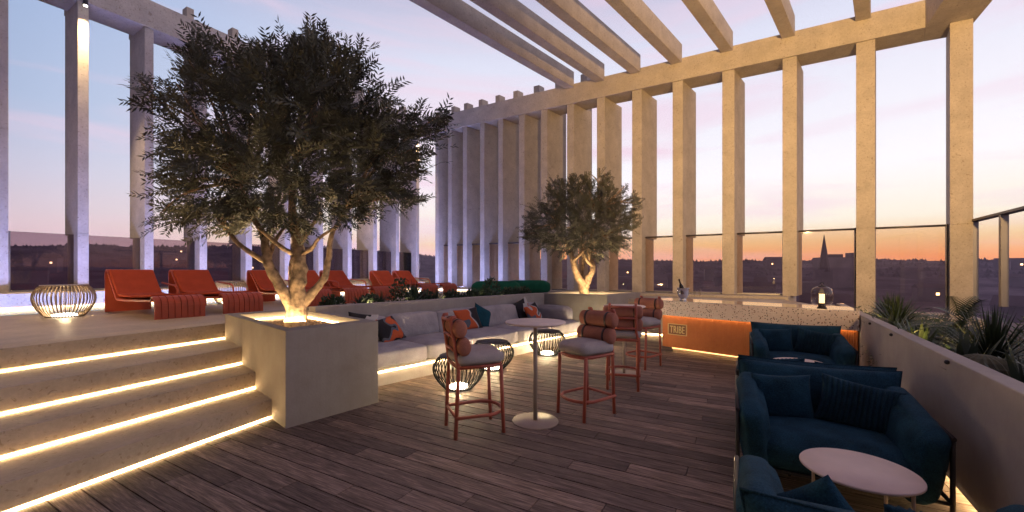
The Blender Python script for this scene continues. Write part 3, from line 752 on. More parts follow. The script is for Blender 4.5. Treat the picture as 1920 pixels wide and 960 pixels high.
def limb(bm, pts, rs, seed=0, n=9):
    rd = random.Random(seed); P = [Vector(p) for p in pts]; out = []; rr = []
    for i in range(len(P) - 1):
        a, b_ = P[i], P[i + 1]; pa = P[max(i - 1, 0)]; pb = P[min(i + 2, len(P) - 1)]
        for k in range(5):
            t = k / 5; t2, t3 = t * t, t * t * t
            q = ((2 * a) + (b_ - pa) * t + (2 * pa - 5 * a + 4 * b_ - pb) * t2 + (3 * a - pa - 3 * b_ + pb) * t3) * .5
            r_ = rs[i] * (1 - t) + rs[i + 1] * t
            q = q + Vector((rd.uniform(-1, 1), rd.uniform(-1, 1), 0)) * r_ * .13
            out.append(q); rr.append(r_ * rd.uniform(.92, 1.1))
    out.append(P[-1]); rr.append(rs[-1]); tube(bm, out, rr, n)
def tree(label, base, Z, clumps, cc, rr, dep, n, tl, ll, lw_, seed, limbs, starts, lm, s):
    t = thing('olive_tree', label, 'tree', base)
    bm = BM()
    for k, (pts, rs) in enumerate(limbs): limb(bm, pts, rs, seed + k, 12)
    rd = random.Random(seed + 50)
    for cx, cy, cr in clumps:      # a branch into each clump
        tgt = ptz(cx, cy, Z); q = max(0, 1 - ((cx - cc[0]) / rr[0]) ** 2 - ((cy - cc[1]) / rr[1]) ** 2); tgt.y += rd.uniform(-.8, .8) * dep * q ** .5
        st_ = min(starts, key=lambda v: (v[0] - tgt).length + v[1])[0]
        mid = (st_ + tgt) / 2 + Vector((rd.uniform(-.12, .12), rd.uniform(-.12, .12), rd.uniform(.0, .15))) * s
        limb(bm, [st_, mid, tgt], [.028 * s, .018 * s, .006 * s], seed + int(cx), 6)
    tk = bm; bm = BM(); tips = []
    crown(bm, clumps, Z, cc[0], cc[1], rr[0], rr[1], dep, n, tl, ll, lw_, seed, tips)
    obj('crown', bm, lm, t, True, smooth='keep')
    obj('trunk', tk, M['bark'], t, True)
    return t
c1 = [(368, 80, 30), (375, 125, 38), (345, 165, 38), (410, 170, 42), (262, 152, 24), (300, 190, 36), (325, 255, 42), (325, 330, 45), (300, 400, 28), (345, 395, 30), (385, 290, 62), (400, 385, 48), (450, 160, 60), (470, 250, 80), (480, 340, 72),
      (545, 105, 45), (600, 85, 38), (585, 130, 60), (660, 115, 36), (560, 210, 88), (600, 300, 92), (650, 170, 52), (665, 235, 66), (712, 180, 30), (705, 265, 56), (745, 250, 50), (790, 240, 38), (828, 222, 24), (785, 300, 36), (735, 335, 42), (690, 365, 46), (765, 372, 24), (640, 375, 50), (560, 380, 62), (500, 395, 44), (440, 400, 38), (430, 100, 28), (490, 105, 35)]
TB = Vector((-2.78, 5.3, .86))
f1 = ptz(553, 470, 5.3); l1 = ptz(500, 490, 5.25); r_1 = ptz(612, 470, 5.35)
limbs1 = [([TB, ptz(557, 560, 5.3), ptz(560, 520, 5.3), ptz(560, 480, 5.3), ptz(553, 430, 5.3), ptz(548, 370, 5.3), ptz(560, 280, 5.3)], [.15, .115, .095, .085, .06, .045, .02]),
          ([ptz(552, 580, 5.28), ptz(530, 545, 5.2), ptz(508, 505, 5.15), ptz(500, 485, 5.15), ptz(494, 440, 5.2), ptz(470, 400, 5.2), ptz(450, 340, 5.2)], [.085, .068, .06, .055, .042, .03, .014]),
          ([ptz(500, 492, 5.15), ptz(470, 474, 5.05), ptz(445, 455, 5.0), ptz(425, 430, 5.0), ptz(400, 400, 5.0)], [.036, .03, .025, .02, .012]),
          ([ptz(566, 572, 5.32), ptz(590, 545, 5.4), ptz(608, 520, 5.45), ptz(617, 480, 5.5), ptz(622, 440, 5.5), ptz(650, 390, 5.5)], [.07, .052, .046, .04, .03, .014]),
          ([ptz(553, 478, 5.3), ptz(530, 465, 5.1), ptz(505, 445, 5.0), ptz(480, 425, 4.9)], [.035, .028, .022, .014]),
          ([ptz(562, 480, 5.3), ptz(585, 465, 5.2), ptz(600, 445, 5.1), ptz(640, 420, 5.0)], [.03, .025, .02, .01]),
          ([ptz(503, 490, 5.15), ptz(512, 460, 5.3), ptz(530, 430, 5.5), ptz(560, 400, 5.7)], [.035, .028, .02, .01]),
          ([ptz(550, 570, 5.4), ptz(549, 530, 5.6), ptz(552, 480, 5.75), ptz(600, 400, 5.9)], [.06, .05, .04, .015])]
st1 = [(ptz(548, 380, 5.3), 0), (ptz(470, 400, 5.2), 0), (ptz(425, 430, 5.0), .1), (ptz(622, 440, 5.5), 0), (ptz(560, 300, 5.3), .0), (ptz(450, 340, 5.2), 0), (ptz(640, 420, 5.0), .1), (ptz(650, 390, 5.5), 0), (ptz(600, 400, 5.9), .1)]
tree('large olive tree with spreading dark crown in the square planter', TB, 5.3, c1, (540, 255), (300, 210), 1.15, 2300, .38, .11, .022, 11, limbs1, st1, M['leaf'], 1)
c2 = [(1010, 400, 26), (1000, 430, 22), (1040, 380, 30), (1045, 350, 22), (1060, 420, 40), (1020, 445, 26), (1080, 375, 34), (1100, 400, 40), (1075, 340, 16), (1103, 335, 14), (1100, 360, 24), (1130, 345, 22), (1135, 325, 9), (1140, 375, 32), (1150, 410, 36), (1140, 440, 32), (1185, 385, 20), (1180, 420, 22), (1190, 370, 13), (1100, 440, 36), (1060, 455, 26), (1120, 465, 24), (1160, 452, 22), (985, 440, 9), (1170, 350, 8)]
T2 = Vector((1.87, 10.6, .93)); Z2 = 10.6
limbs2 = [([T2, ptz(1093, 535, Z2), ptz(1084, 520, Z2), ptz(1077, 500, Z2), ptz(1072, 480, Z2), ptz(1062, 455, Z2), ptz(1050, 420, Z2)], [.14, .11, .09, .075, .06, .045, .02]),
          ([ptz(1097, 540, Z2), ptz(1104, 520, Z2), ptz(1112, 500, Z2), ptz(1106, 480, Z2 + .1), ptz(1108, 450, Z2), ptz(1120, 400, Z2)], [.1, .085, .07, .06, .045, .02]),
          ([ptz(1095, 535, Z2), ptz(1092, 510, Z2 + .3), ptz(1094, 480, Z2 + .3), ptz(1090, 440, Z2 + .3)], [.06, .05, .045, .02]),
          ([ptz(1112, 500, Z2), ptz(1100, 488, Z2 - .2), ptz(1092, 465, Z2 - .2)], [.04, .035, .02]),
          ([ptz(1074, 490, Z2), ptz(1085, 480, Z2 - .2), ptz(1100, 465, Z2 - .2), ptz(1130, 445, Z2 - .2)], [.04, .035, .03, .015])]
st2 = [(ptz(1050, 420, Z2), 0), (ptz(1120, 400, Z2), 0), (ptz(1090, 440, Z2 + .3), 0), (ptz(1130, 445, Z2 - .2), 0), (ptz(1062, 455, Z2), 0)]
tree('smaller olive tree with round crown in the planter by the bar', T2, Z2, c2, (1095, 405), (115, 85), 1.2, 2100, .30, .065, .022, 23, limbs2, st2, M['leaf2'], 1.3)

# ================================================================== SOFA
sf = thing('sofa', 'long grey built-in sofa with loose cushions along the low wall', 'sofa', xy(sp_(-1, .5)) + (0,))
def sprism(nm, t0, t1, o0, o1_, z0, z1, m, bevel=.004):
    bm = BM(); prism(bm, [xy(sp_(t0, o0)), xy(sp_(t1, o0)), xy(sp_(t1, o1_)), xy(sp_(t0, o1_))], z0, z1); return obj(nm, bm, M[m], sf, True, bevel)
sprism('base', -3.9, 1.66, .05, 1.149, 0, .215, 'render'); sprism('light_strip', -3.88, 1.64, .02, .049, .190, .212, 'led2'); sprism('platform', -3.9, 1.66, .03, 1.148, .2155, .25, 'render')
rotS = Matrix.Rotation(ang(CC), 3, 'Z')
seams = [-3.57 - .3, -2.53, -1.6, -.45, .6, 1.66]
for a, b_ in zip(seams, seams[1:]):
    bm = BM(); c_ = sp_((a + b_) / 2, .5, .375)
    soft(bm, c_, (b_ - a - .022, 1.06, .25), .055, .025, rot=rotS); obj('seat_cushion', bm, M['sofa'], sf, True)
bs = [-3.8, -2.735, -1.71, -.65, .478, 1.2]
for a, b_ in zip(bs, bs[1:]):
    bm = BM(); c_ = sp_((a + b_) / 2, .93, .665)
    soft(bm, c_, (b_ - a - .022, .28, .42), .055, .025, rot=rotS @ Matrix.Rotation(R(-13), 3, 'X')); obj('back_cushion', bm, M['sofa'], sf, True)
bm = BM(); soft(bm, sp_(1.44, .58, .64), (.26, .95, .32), .08, .03, rot=rotS); obj('end_cushion', bm, M['sofa'], sf, True)
def throw(label, loc, rz, tilt, w, h, t, mat, roll=0, stripes=0, group='patterned throw pillows on the sofa', cat='pillow', name='throw_pillow'):
    bm = BM(); pillow(bm, w, h, t, stripes)
    o = obj(name, bm, mat); o.location = loc
    o.rotation_euler = (Matrix.Rotation(rz, 3, 'Z') @ Matrix.Rotation(tilt, 3, 'X') @ Matrix.Rotation(roll, 3, 'Y')).to_euler()
    return tag(o, label, cat, group)
ra = ang(CC)
def sl(t, off, z): return tuple(sp_(t, off, z))
m1 = patterned('pillow_orange_a', 1.0, (OR, SL, BK, BK)); m2 = patterned('pillow_orange_b', 2.3, (OR, SL, CR, BK)); m3 = patterned('pillow_cream', 3.1, (CR, BK, OR, BK)); m4 = patterned('pillow_orange_c', 4.2, (OR, SL, CR, BK)); m5 = fabric('pillow_teal', TE, 200)
throw('dark and orange patterned pillow leaning beside the large planter', sl(-2.75, .55, .50), ra + .2, R(-38), .52, .46, .16, m1, R(-8))
throw('cream and black pillow half hidden behind the large planter', sl(-3.2, .72, .53), ra, R(-20), .5, .46, .14, m3, R(10))
throw('orange and slate pillow in the middle of the sofa', sl(-1.08, .62, .50), ra - .1, R(-25), .56, .44, .16, m2, R(-4))
throw('dark teal pillow behind the middle orange one', sl(-.75, .74, .52), ra, R(-18), .46, .44, .13, m5, R(28), group='plain throw pillows on the sofa')
throw('orange and dark pillow at the far end of the sofa', sl(.78, .52, .50), ra + .15, R(-25), .56, .42, .16, m4, R(-10))
throw('cream pillow with black corner at the far end of the sofa', sl(.72, .74, .50), ra, R(-20), .54, .52, .14, m3, R(-16))

# ================================================================== LOUNGERS
def lounger_mesh(parent):
    prof = []
    def arc(cx, cz, r, a0, a1, n=6):
        for i in range(n + 1):
            a = R(a0 + (a1 - a0) * i / n); prof.append((cx + r * math.cos(a), cz + r * math.sin(a)))
    prof.append((0, 0)); arc(.09, .70, .09, 180, 55); arc(.70, .43, .16, 232, 270); prof.append((1.2, .27)) ; prof.append((2.2, .30)); arc(2.25, .20, .16, 90, 0); prof.append((2.41, 0))
    prof[14 if False else -10:] if False else None
    W_, ns = .68, 8; sw = W_ / ns; bm = BM(); th = .03
    # offset profile
    def nrm(i):
        a = prof[max(i - 1, 0)]; b_ = prof[min(i + 1, len(prof) - 1)]; dx, dz = b_[0] - a[0], b_[1] - a[1]; l = math.hypot(dx, dz) or 1; return (-dz / l, dx / l)
    for k in range(ns):
        y0 = -W_ / 2 + k * sw + .007; y1 = y0 + sw - .014
        rows = []
        for i, (x, z) in enumerate(prof):
            nx, nz = nrm(i); rows.append([bm.verts.new(q) for q in ((x, y0, z), (x, y1, z), (x - nx * th, y1, z - nz * th), (x - nx * th, y0, z - nz * th))])
        for a, b_ in zip(rows, rows[1:]):
            for j in range(4): bm.faces.new((a[j], a[(j + 1) % 4], b_[(j + 1) % 4], b_[j]))
        bm.faces.new(rows[0]); bm.faces.new(rows[-1][::-1])
    rows = []
    for i, (x, z) in enumerate(prof):
        nx, nz = nrm(i); rows.append([bm.verts.new(q) for q in ((x - nx * .014, -W_ / 2 + .004, z - nz * .014), (x - nx * .014, W_ / 2 - .004, z - nz * .014), (x - nx * .034, W_ / 2 - .004, z - nz * .034), (x - nx * .034, -W_ / 2 + .004, z - nz * .034))])
    for a, b_ in zip(rows, rows[1:]):
        for j in range(4): bm.faces.new((a[j], a[(j + 1) % 4], b_[(j + 1) % 4], b_[j]))
    obj('shell', bm, M['red'], parent)
    bm = BM()
    pp = [(.16, .755), (.30, .62), (.50, .43), (.64, .325), (.85, .30), (1.3, .305), (1.8, .325), (2.16, .345)]
    rows = []
    for i, (x, z) in enumerate(pp):
        a = pp[max(i - 1, 0)]; b_ = pp[min(i + 1, len(pp) - 1)]; dx, dz = b_[0] - a[0], b_[1] - a[1]; l = math.hypot(dx, dz); nx, nz = -dz / l * .04, dx / l * .04
        rows.append([bm.verts.new(q) for q in ((x, -.32, z), (x, .32, z), (x + nx, .315, z + nz), (x + nx, -.315, z + nz))])
    for a, b_ in zip(rows, rows[1:]):
        for j in range(4): bm.faces.new((a[j], a[(j + 1) % 4], b_[(j + 1) % 4], b_[j]))
    bm.faces.new(rows[0]); bm.faces.new(rows[-1][::-1]); obj('pad', bm, M['redpad'], parent, bevel=.015)
    bm = BM(); tube(bm, [(.42, .385, .53), (.8, .39, .50), (1.0, .39, .49), (1.1, .39, .45), (1.13, .39, .34), (1.13, .385, .27)], .018, 6); obj('armrest', bm, M['red'], parent)
LA = Vector((.85, -.53, 0)); lrot = ang(LA)
fl = V(-5.51, 6.33); fd = V(.434, .901)
names = ['nearest red lounger, beside the bronze wire table at the left', 'second red lounger from the left, in front of a bronze wire table', 'red lounger behind the left limb of the big tree', 'red lounger directly behind the big tree trunk', 'red lounger just right of the big tree trunk', 'second farthest red lounger, its foot above the sofa plants', 'farthest red lounger, next to the pool corner']
L0 = None
for k, px in enumerate((290, 419, 570, 648, 704, 793, 832)):
    u = (px - 960) / 770; s = (u * fl.y - fl.x) / (fd.x - u * fd.y)
    foot = fl + fd * s; perp = Vector((-LA.y, LA.x, 0))
    base = foot - LA * 2.41 + perp * .34; loc = (base.x, base.y, TZ)
    if L0 is None:
        L0 = thing('sun_lounger', names[0], 'sun lounger', loc, lrot, 'red sun loungers by the pool'); lounger_mesh(L0)
    else: dup(L0, loc, lrot, names[k])

# ================================================================== WIRE TABLES
def wire_table(parent, Rm, H, rt, rb, n, mat, topmat, wr):
    prof = []
    for i in range(13):
        t = i / 12
        if t < .62: a = t / .62; r_ = rb + (Rm - rb) * math.sin(a * math.pi / 2) ** .9
        else: a = (t - .62) / .38; r_ = rt + (Rm - rt) * math.cos(a * math.pi / 2) ** .75
        prof.append((r_, .015 + t * (H - .03)))
    bm = BM()
    for k in range(n):
        a = 2 * math.pi * k / n; tube(bm, [(r_ * math.cos(a), r_ * math.sin(a), z) for r_, z in prof], wr, 5)
    obj('wire_cage', bm, mat, parent)
    bm = BM(); lathe(bm, [(0.001, H - .018), (rt, H - .018), (rt + .012, H - .01), (rt + .008, H), (0.001, H)], 40, cap=False); obj('table_top', bm, topmat, parent)
    bm = BM(); tube(bm, [(rb * math.cos(6.2832 * k / 36), rb * math.sin(6.2832 * k / 36), .015) for k in range(36)], .012, 6, closed=True); obj('base_ring', bm, mat, parent)
    bm = BM(); lathe(bm, [(.001, .015), (rb * .68, .015), (rb * .68, .045), (rb * .5, .058), (.001, .062)], 28, cap=False); obj('lamp_disc', bm, M['glow'], parent)
bl = [((-.733, 5.65), 'black wire table lamp nearest the camera, left of the front stool'), ((-.325, 6.77), 'black wire table lamp behind the front stool, its whole top visible'), ((.68, 7.95), 'black wire table lamp behind the round bar table pole'), ((1.80, 8.85), 'black wire table lamp mostly hidden behind the stool backrest')]
w0 = None
for (x, y), lb in bl:
    if w0 is None:
        w0 = thing('wire_table', lb, 'lantern table', (x, y, 0), 0, 'black wire table lamps on the deck'); wire_table(w0, .35, .46, .255, .185, 38, M['black'], M['darkmetal'], .0075)
    else: dup(w0, (x, y, 0), random.random(), lb)
    lamp('POINT', (x, y, .12), 45, (1, .74, .40), shadow_soft_size=.035)
gl_ = [((-7.35, 6.75), 'bronze wire lantern table at the far left by the nearest lounger'), ((-6.6, 9.6), 'bronze wire lantern table between second and third lounger'), ((-4.75, 12.8), 'bronze wire lantern table between fifth and sixth lounger'), ((-3.35, 15.1), 'bronze wire lantern table beyond the farthest lounger')]
w0 = None
for (x, y), lb in gl_:
    if w0 is None:
        w0 = thing('wire_table', lb, 'lantern table', (x, y, TZ), 0, 'bronze wire lantern tables on the terrace'); wire_table(w0, .365, .53, .27, .22, 44, M['bronze'], M['tablemetal'], .0075)
    else: dup(w0, (x, y, TZ), random.random(), lb)
    lamp('POINT', (x, y, TZ + .14), 12, (1, .74, .40), shadow_soft_size=.05)

# ================================================================== OTTOMANS
og = None
for (x, y), lb in (((-.50, 13.0), 'green bolster ottoman nearer the sofa plants'), ((.55, 14.2), 'green bolster ottoman nearer the small tree')):
    if og is None:
        og = thing('ottoman', lb, 'ottoman', (x, y, TZ), R(-8), 'green ottomans on the terrace')
        bm = BM(); soft(bm, (0, 0, .22), (1.5, .62, .44), .19, .02, n=10); obj('cushion', bm, M['green'], og)
        bm = BM()
        for s in (-.745, .745): tube(bm, [(s, .2 * math.cos(6.283 * k / 20), .22 + .13 * math.sin(6.283 * k / 20)) for k in range(20)], .01, 5, closed=True)
        obj('piping', bm, M['green'], og)
    else: dup(og, (x, y, TZ), R(-12), lb)

# ================================================================== BAR TABLES, STOOLS
def bar_table(label, x, y):
    t = thing('bar_table', label, 'bar table', (x, y, 0), 0, 'round pedestal bar tables')
    bm = BM(); lathe(bm, [(.001, 0), (.245, 0), (.248, .006), (.244, .014), (.001, .016)], 48, cap=False); obj('base', bm, M['tablemetal'], t)
    bm = BM(); lathe(bm, [(.022, .016), (.022, 1.045)], 20); obj('pole', bm, M['tablemetal'], t)
    bm = BM(); lathe(bm, [(.001, 1.045), (.300, 1.045), (.325, 1.058), (.325, 1.066), (.318, 1.072), (.001, 1.072)], 64, cap=False); obj('table_top', bm, M['table'], t)
    return t
bt = bar_table('round bar table in front, between the two nearest stools', .25, 4.40)
dup(bt, (1.76, 6.45, 0), 0, 'round bar table farther back among the stools')
def stool_build(t):
    lx, ly = .215, .20
    for sx in (-1, 1):
        for sy in (-1, 1):
            bm = BM(); top = .68
            if sx < 0: tube(bm, [(-lx - .03, sy * ly, 0), (-lx, sy * ly, .68), (-lx - .02, sy * .175, .80), (-lx - .07, sy * .17, 1.13), (-lx - .06, sy * .17, 1.16), (-lx - .02, sy * .17, 1.165)], .0185, 8)
            else: tube(bm, [(lx + .03, sy * ly, 0), (lx, sy * ly, top)], .0185, 8)
            obj('leg', bm, M['coral'], t)
    def ringp(z, e, fr):
        return [(-lx - e, -ly - e, z), (-lx - e, ly + e, z), (lx * .6, ly + e + .005, z), (lx + e * .8, ly * .82, z), (lx + fr, ly * .4, z), (lx + fr + .012, 0, z), (lx + fr, -ly * .4, z), (lx + e * .8, -ly * .82, z), (lx * .6, -ly - e - .005, z)]
    bm = BM(); tube(bm, ringp(.68, .005, .03), .0195, 8, closed=True); obj('seat_frame', bm, M['coral'], t)
    bm = BM(); tube(bm, ringp(.205, .02, .055), .0175, 8, closed=True); obj('footrest', bm, M['coral'], t)
    bm = BM()
    for z, x in ((.84, -.245), (.98, -.265), (1.13, -.288)): tube(bm, [(x, -.172, z), (x, .172, z)], .015, 8)
    obj('back_frame', bm, M['coral'], t)
    bm = BM(); soft(bm, (.015, 0, .755), (.48, .47, .125), .055, .02, n=9, fn=lambda u, p: Vector((p.x, p.y * (1 - .10 * max(0, u.x)), p.z))); obj('seat_cushion', bm, M['cream'], t)
    for z, x in ((.880, -.165), (1.055, -.205)):
        bm = BM(); ring = []
        n = 22; prof = [(-.265, .02), (-.262, .5), (-.25, .82), (-.235, .96), (-.21, 1), (.21, 1), (.235, .96), (.25, .82), (.262, .5), (.265, .02)]
        rs = [[bm.verts.new((x + .068 * q * math.cos(6.2832 * k / n), y, z + .088 * q * math.sin(6.2832 * k / n))) for k in range(n)] for y, q in prof]
        for a, b_ in zip(rs, rs[1:]):
            for k in range(n): bm.faces.new((a[k], a[(k + 1) % n], b_[(k + 1) % n], b_[k])).smooth = True
        o = obj('bolster', bm, M['bolster'], t)
        for y in (-.15, .15):
            bm = BM()
            rs = [[bm.verts.new((x + (.068 + e) * math.cos(6.2832 * k / n), y + dy, z + (.088 + e) * math.sin(6.2832 * k / n))) for k in range(n)] for dy, e in ((-.014, -.002), (-.014, .005), (.014, .005), (.014, -.002))]
            for a, b_ in zip(rs, rs[1:]):
                for k in range(n): bm.faces.new((a[k], a[(k + 1) % n], b_[(k + 1) % n], b_[k])).smooth = True
            obj('strap', bm, M['strap'], o)
s0 = thing('bar_stool', 'coral bar stool left of the front table, backrest seen edge-on', 'bar stool', (-.385, 4.19, 0), R(22), 'coral bar stools with bolster backs'); stool_build(s0)
dup(s0, (.84, 4.66, 0), math.atan2(-.60, -.80), 'coral bar stool right of the front table, bolsters towards the bar')
dup(s0, (1.56, 5.78, 0), math.atan2(.96, .27), 'coral bar stool with its open back frame turned to the camera')
dup(s0, (2.22, 7.0, 0), math.atan2(-.66, -.75), 'farthest coral bar stool, next to the bar counter')

# ================================================================== BAR
BL = V(3.0, 8.28); BR = V(5.06, 6.02); bd = (BR - BL).normalized(); bn = Vector((-bd.y, bd.x, 0));
if bn.y < 0: bn = -bn
br = thing('bar_counter', 'terrazzo bar counter with orange ribbed front and lit plinth', 'bar counter', (BL.x, BL.y, 0), ang(bd))
LB = (BR - BL).length
def lbox(nm, x0, x1, y0, y1, z0, z1, m, par=br, bevel=0):
    xe = lambda y: min(x1, -((BL - RW).dot(RN) + y * bn.dot(RN)) / bd.dot(RN) - .012)    # ends against the planter wall
    bm = BM(); prism(bm, [(x0, y0), (xe(y0), y0), (xe(y1), y1), (x0, y1)], z0, z1); return obj(nm, bm, M[m] if isinstance(m, str) else m, par, bevel=bevel)
lbox('plinth', .18, LB, .14, .75, 0, .10, 'tanmetal')
lbox('light_strip', .18, LB - .02, .115, .139, .075, .097, 'led3')
fp = lbox('front_panel', 0, LB, .075, .80, .101, .735, 'ribbed')
lbox('under_light', .02, LB - .02, .040, .065, .7318, .7350, 'led4')
lbox('counter_edge', -.26, LB + .04, 0, .86, .7355, 1.02, 'terrazzo', bevel=.006)
lbox('counter_top', -.255, LB + .035, .005, .855, 1.0205, 1.030, 'counter')
# sign on the panel
sg = bpy.data.objects.new('sign', None); COL.objects.link(sg); sg.parent = br; sg.location = (.31, .073, .355)
M['gold'] = plain('sign_gold', (.85, .60, .30), .4, .08, 10, metallic=.3)
M['plate'] = plain('sign_plate', (.22, .065, .022), .6, .1, 10)
bm = BM(); w_, h_ = .38, .22; box(bm, (0, -.002, h_ / 2), (w_ - .026, .006, h_ - .026)); obj('sign_plate', bm, M['plate'], sg)
bm = BM()
for x0, x1, z0, z1 in ((-w_ / 2, w_ / 2, h_ - .012, h_), (-w_ / 2, w_ / 2, 0, .012), (-w_ / 2, -w_ / 2 + .012, .0125, h_ - .0125), (w_ / 2 - .012, w_ / 2, .0125, h_ - .0125)):
    box(bm, ((x0 + x1) / 2, -.009, (z0 + z1) / 2), (x1 - x0, .018, z1 - z0))
obj('sign_frame', bm, M['gold'], sg)
fc = bpy.data.curves.new('lettering', 'FONT'); fc.body = 'TRIBE'; fc.size = .20; fc.extrude = .007; fc.align_x = 'CENTER'; fc.space_character = 1.06; fc.materials.append(M['gold']); fc.offset = .0
f_ = bpy.data.objects.new('tmp', fc); COL.objects.link(f_); me = bpy.data.meshes.new_from_object(f_); bpy.data.objects.remove(f_); me.name = 'lettering'; fo = bpy.data.objects.new('lettering', me); COL.objects.link(fo); fo.parent = sg; fo.location = (0, -.012, .040); fo.rotation_euler = (R(90), 0, 0); fo.scale = (.57, 1, 1)
def onbar(px, off):   # point on the counter at distance off behind its front edge, seen towards column px
    u = (px - 960) / 770; q = BL + bn * off; s = (u * q.y - q.x) / (bd.x - u * bd.y); return q + bd * s
# ice bucket
c_ = onbar(1281, .30)
ib = thing('ice_bucket', 'polished steel ice bucket with two handles on the bar', 'ice bucket', (c_.x, c_.y, 1.031), .4)
bm = BM(); lathe(bm, [(.001, 0), (.065, 0), (.07, .01), (.045, .03), (.085, .07), (.112, .14), (.118, .24), (.125, .245), (.118, .25), (.108, .24), (.10, .14), (.07, .08), (.001, .07)], 36, cap=False); obj('bowl', bm, M['chrome'], ib)
for s in (-1, 1):
    bm = BM(); tube(bm, [(s * .118, 0, .22), (s * .15, 0, .215), (s * .155, 0, .17), (s * .115, 0, .15)], .008, 6); obj('handle', bm, M['chrome'], ib)
bm = BM(); lathe(bm, [(.04, 0), (.043, .18), (.036, .22), (.016, .27), (.014, .33), (.018, .335), (.018, .36), (.001, .362)], 20)
bo = obj('champagne_bottle', bm, M['bottle']); bo.location = (c_.x + .02, c_.y, 1.12); bo.rotation_euler = (.12, R(-20), 0); tag(bo, 'dark champagne bottle leaning in the ice bucket', 'bottle')
for px, off, lb in ((1302, .42, 'champagne flute right beside the ice bucket'), (1312, .34, 'champagne flute farther right of the ice bucket')):
    c_ = onbar(px, off)
    bm = BM(); lathe(bm, [(.03, 0), (.03, .003), (.004, .008), (.004, .09), (.015, .105), (.026, .15), (.024, .22), (.0225, .22), (.0245, .15), (.012, .108), (.001, .1)], 24)
    o = obj('champagne_flute', bm, M['glass_clear']); o.location = (c_.x, c_.y, 1.031); tag(o, lb, 'glass', 'champagne flutes on the bar')
# glass lantern
c_ = onbar(1541, .20)
ln = thing('table_lantern', 'round smoked glass lantern with lit candle tube on the bar', 'lantern', (c_.x, c_.y, 1.031))
bm = BM(); lathe(bm, [(.001, 0), (.065, 0), (.065, .012), (.05, .014), (.05, .075), (.047, .078), (.001, .078)], 28, cap=False); obj('base', bm, M['darkmetal'], ln)
M['glass_smoke'] = glass_mat('smoked_glass', (.93, .88, .82), 1.45, 0, True)
bm = BM(); lathe(bm, [(.05, .03), (.10, .04), (.135, .09), (.142, .16), (.142, .24), (.125, .30), (.085, .335), (.04, .34)], 36, cap=False); obj('glass_shade', bm, M['glass_smoke'], ln)
bm = BM(); lathe(bm, [(.036, .079), (.036, .22)], 24); obj('candle_tube', bm, M['candle'], ln)
bm = BM(); lathe(bm, [(.05, .338), (.05, .35), (.02, .355), (.008, .36), (.008, .38)], 20); tube(bm, [(-.03, 0, .375), (-.02, 0, .40), (.02, 0, .40), (.03, 0, .375)], .006, 6); obj('lid', bm, M['darkmetal'], ln)
lamp('POINT', (c_.x, c_.y, 1.031 + .29), 1.2, (1, .7, .35), shadow_soft_size=.03)

# ================================================================== BLUE ARMCHAIRS
def chair_build(t):
    hw = .52
    def armfn(sd):
        def fn(u, p):
            f = (u.y + 1) / 2        # 0 front .. 1 back
            if p.z > 0: p = Vector((p.x, p.y, p.z * (.82 + .46 * f)))
            p.x += sd * .03 * u.z; p.y -= .02 * u.z
            return p
        return fn
    bm = BM(); soft(bm, (0, -.03, .315), (.92, .80, .25), .10, .035, n=10); obj('seat_cushion', bm, M['blue'], t)
    bm = BM(); pillow(bm, 1.12, .64, .30, 0, (0, 0, 0), 26, .06); o = obj('back_cushion', bm, M['blue'], t); o.location = (0, .27, .20); o.rotation_euler = (R(-12), 0, 0)
    bm = BM(); pin = .06; pts = []
    for k in range(48):
        q = k / 12; e = int(q) ; f = (q - e) * 2 - 1
        u, v = ((f, -1), (1, f), (-f, 1), (-1, -f))[e]
        pts.append((u * .56 * (1 - pin * (1 - v * v)), 0, v * .32 * (1 - pin * (1 - u * u)) + .32))
    tube(bm, pts, .0055, 5, closed=True); obj('piping', bm, M['blue2'], o)
    for sd in (-1, 1):
        bm = BM(); soft(bm, (sd * .455, -.06, .41), (.17, .80, .50), .065, .03, n=10, fn=armfn(sd)); obj('armrest', bm, M['blue'], t)
        for y in (-.42, .36):
            bm = BM(); tube(bm, [(sd * .565, y, 0), (sd * .565, y, .60 if y < 0 else .66)], .0135, 8); obj('leg', bm, M['darkmetal'], t)
        bm = BM(); tube(bm, [(sd * .565, -.44, .60), (sd * .565, .38, .66)], .013, 8); obj('arm_rail', bm, M['darkmetal'], t); bm = BM(); tube(bm, [(sd * .565, -.42, .205), (sd * .565, .36, .205)], .012, 8); obj('side_rail', bm, M['darkmetal'], t)
    bm = BM()
    for y in (-.42, .36): tube(bm, [(-.565, y, .205), (.565, y, .205)], .012, 8)
    for x in (-.25, .25): tube(bm, [(x, -.42, .19), (x, .36, .19)], .010, 6)
    obj('seat_frame', bm, M['darkmetal'], t)
cx_ = Vector((.88, -.475, 0)); rz0 = ang(cx_); G_ = 'deep blue lounge armchairs'
def chair_pillows(cx, cy, rz, la, lb_, low=False):
    m = Matrix.Rotation(rz, 3, 'Z')
    def W_(x, y, z): v = m @ Vector((x, y, 0)); return (cx + v.x, cy + v.y, z)
    if low:
        throw(la, W_(.16, .10, .43), rz - .3, R(-12), .38, .38, .14, M['blue'], R(38), group='blue pillows on the armchairs')
        throw(lb_, W_(-.10, .06, .44), rz, R(-20), .50, .34, .15, M['blue2'], R(-6), stripes=15, group='blue pillows on the armchairs'); return
    throw(la, W_(-.23, .03, .43), rz + .12, R(-17), .42, .36, .15, M['blue'], R(-3), group='blue pillows on the armchairs')
    throw(lb_, W_(.19, .00, .44), rz - .12, R(-22), .50, .36, .17, M['blue2'], R(9), stripes=15, group='blue pillows on the armchairs')
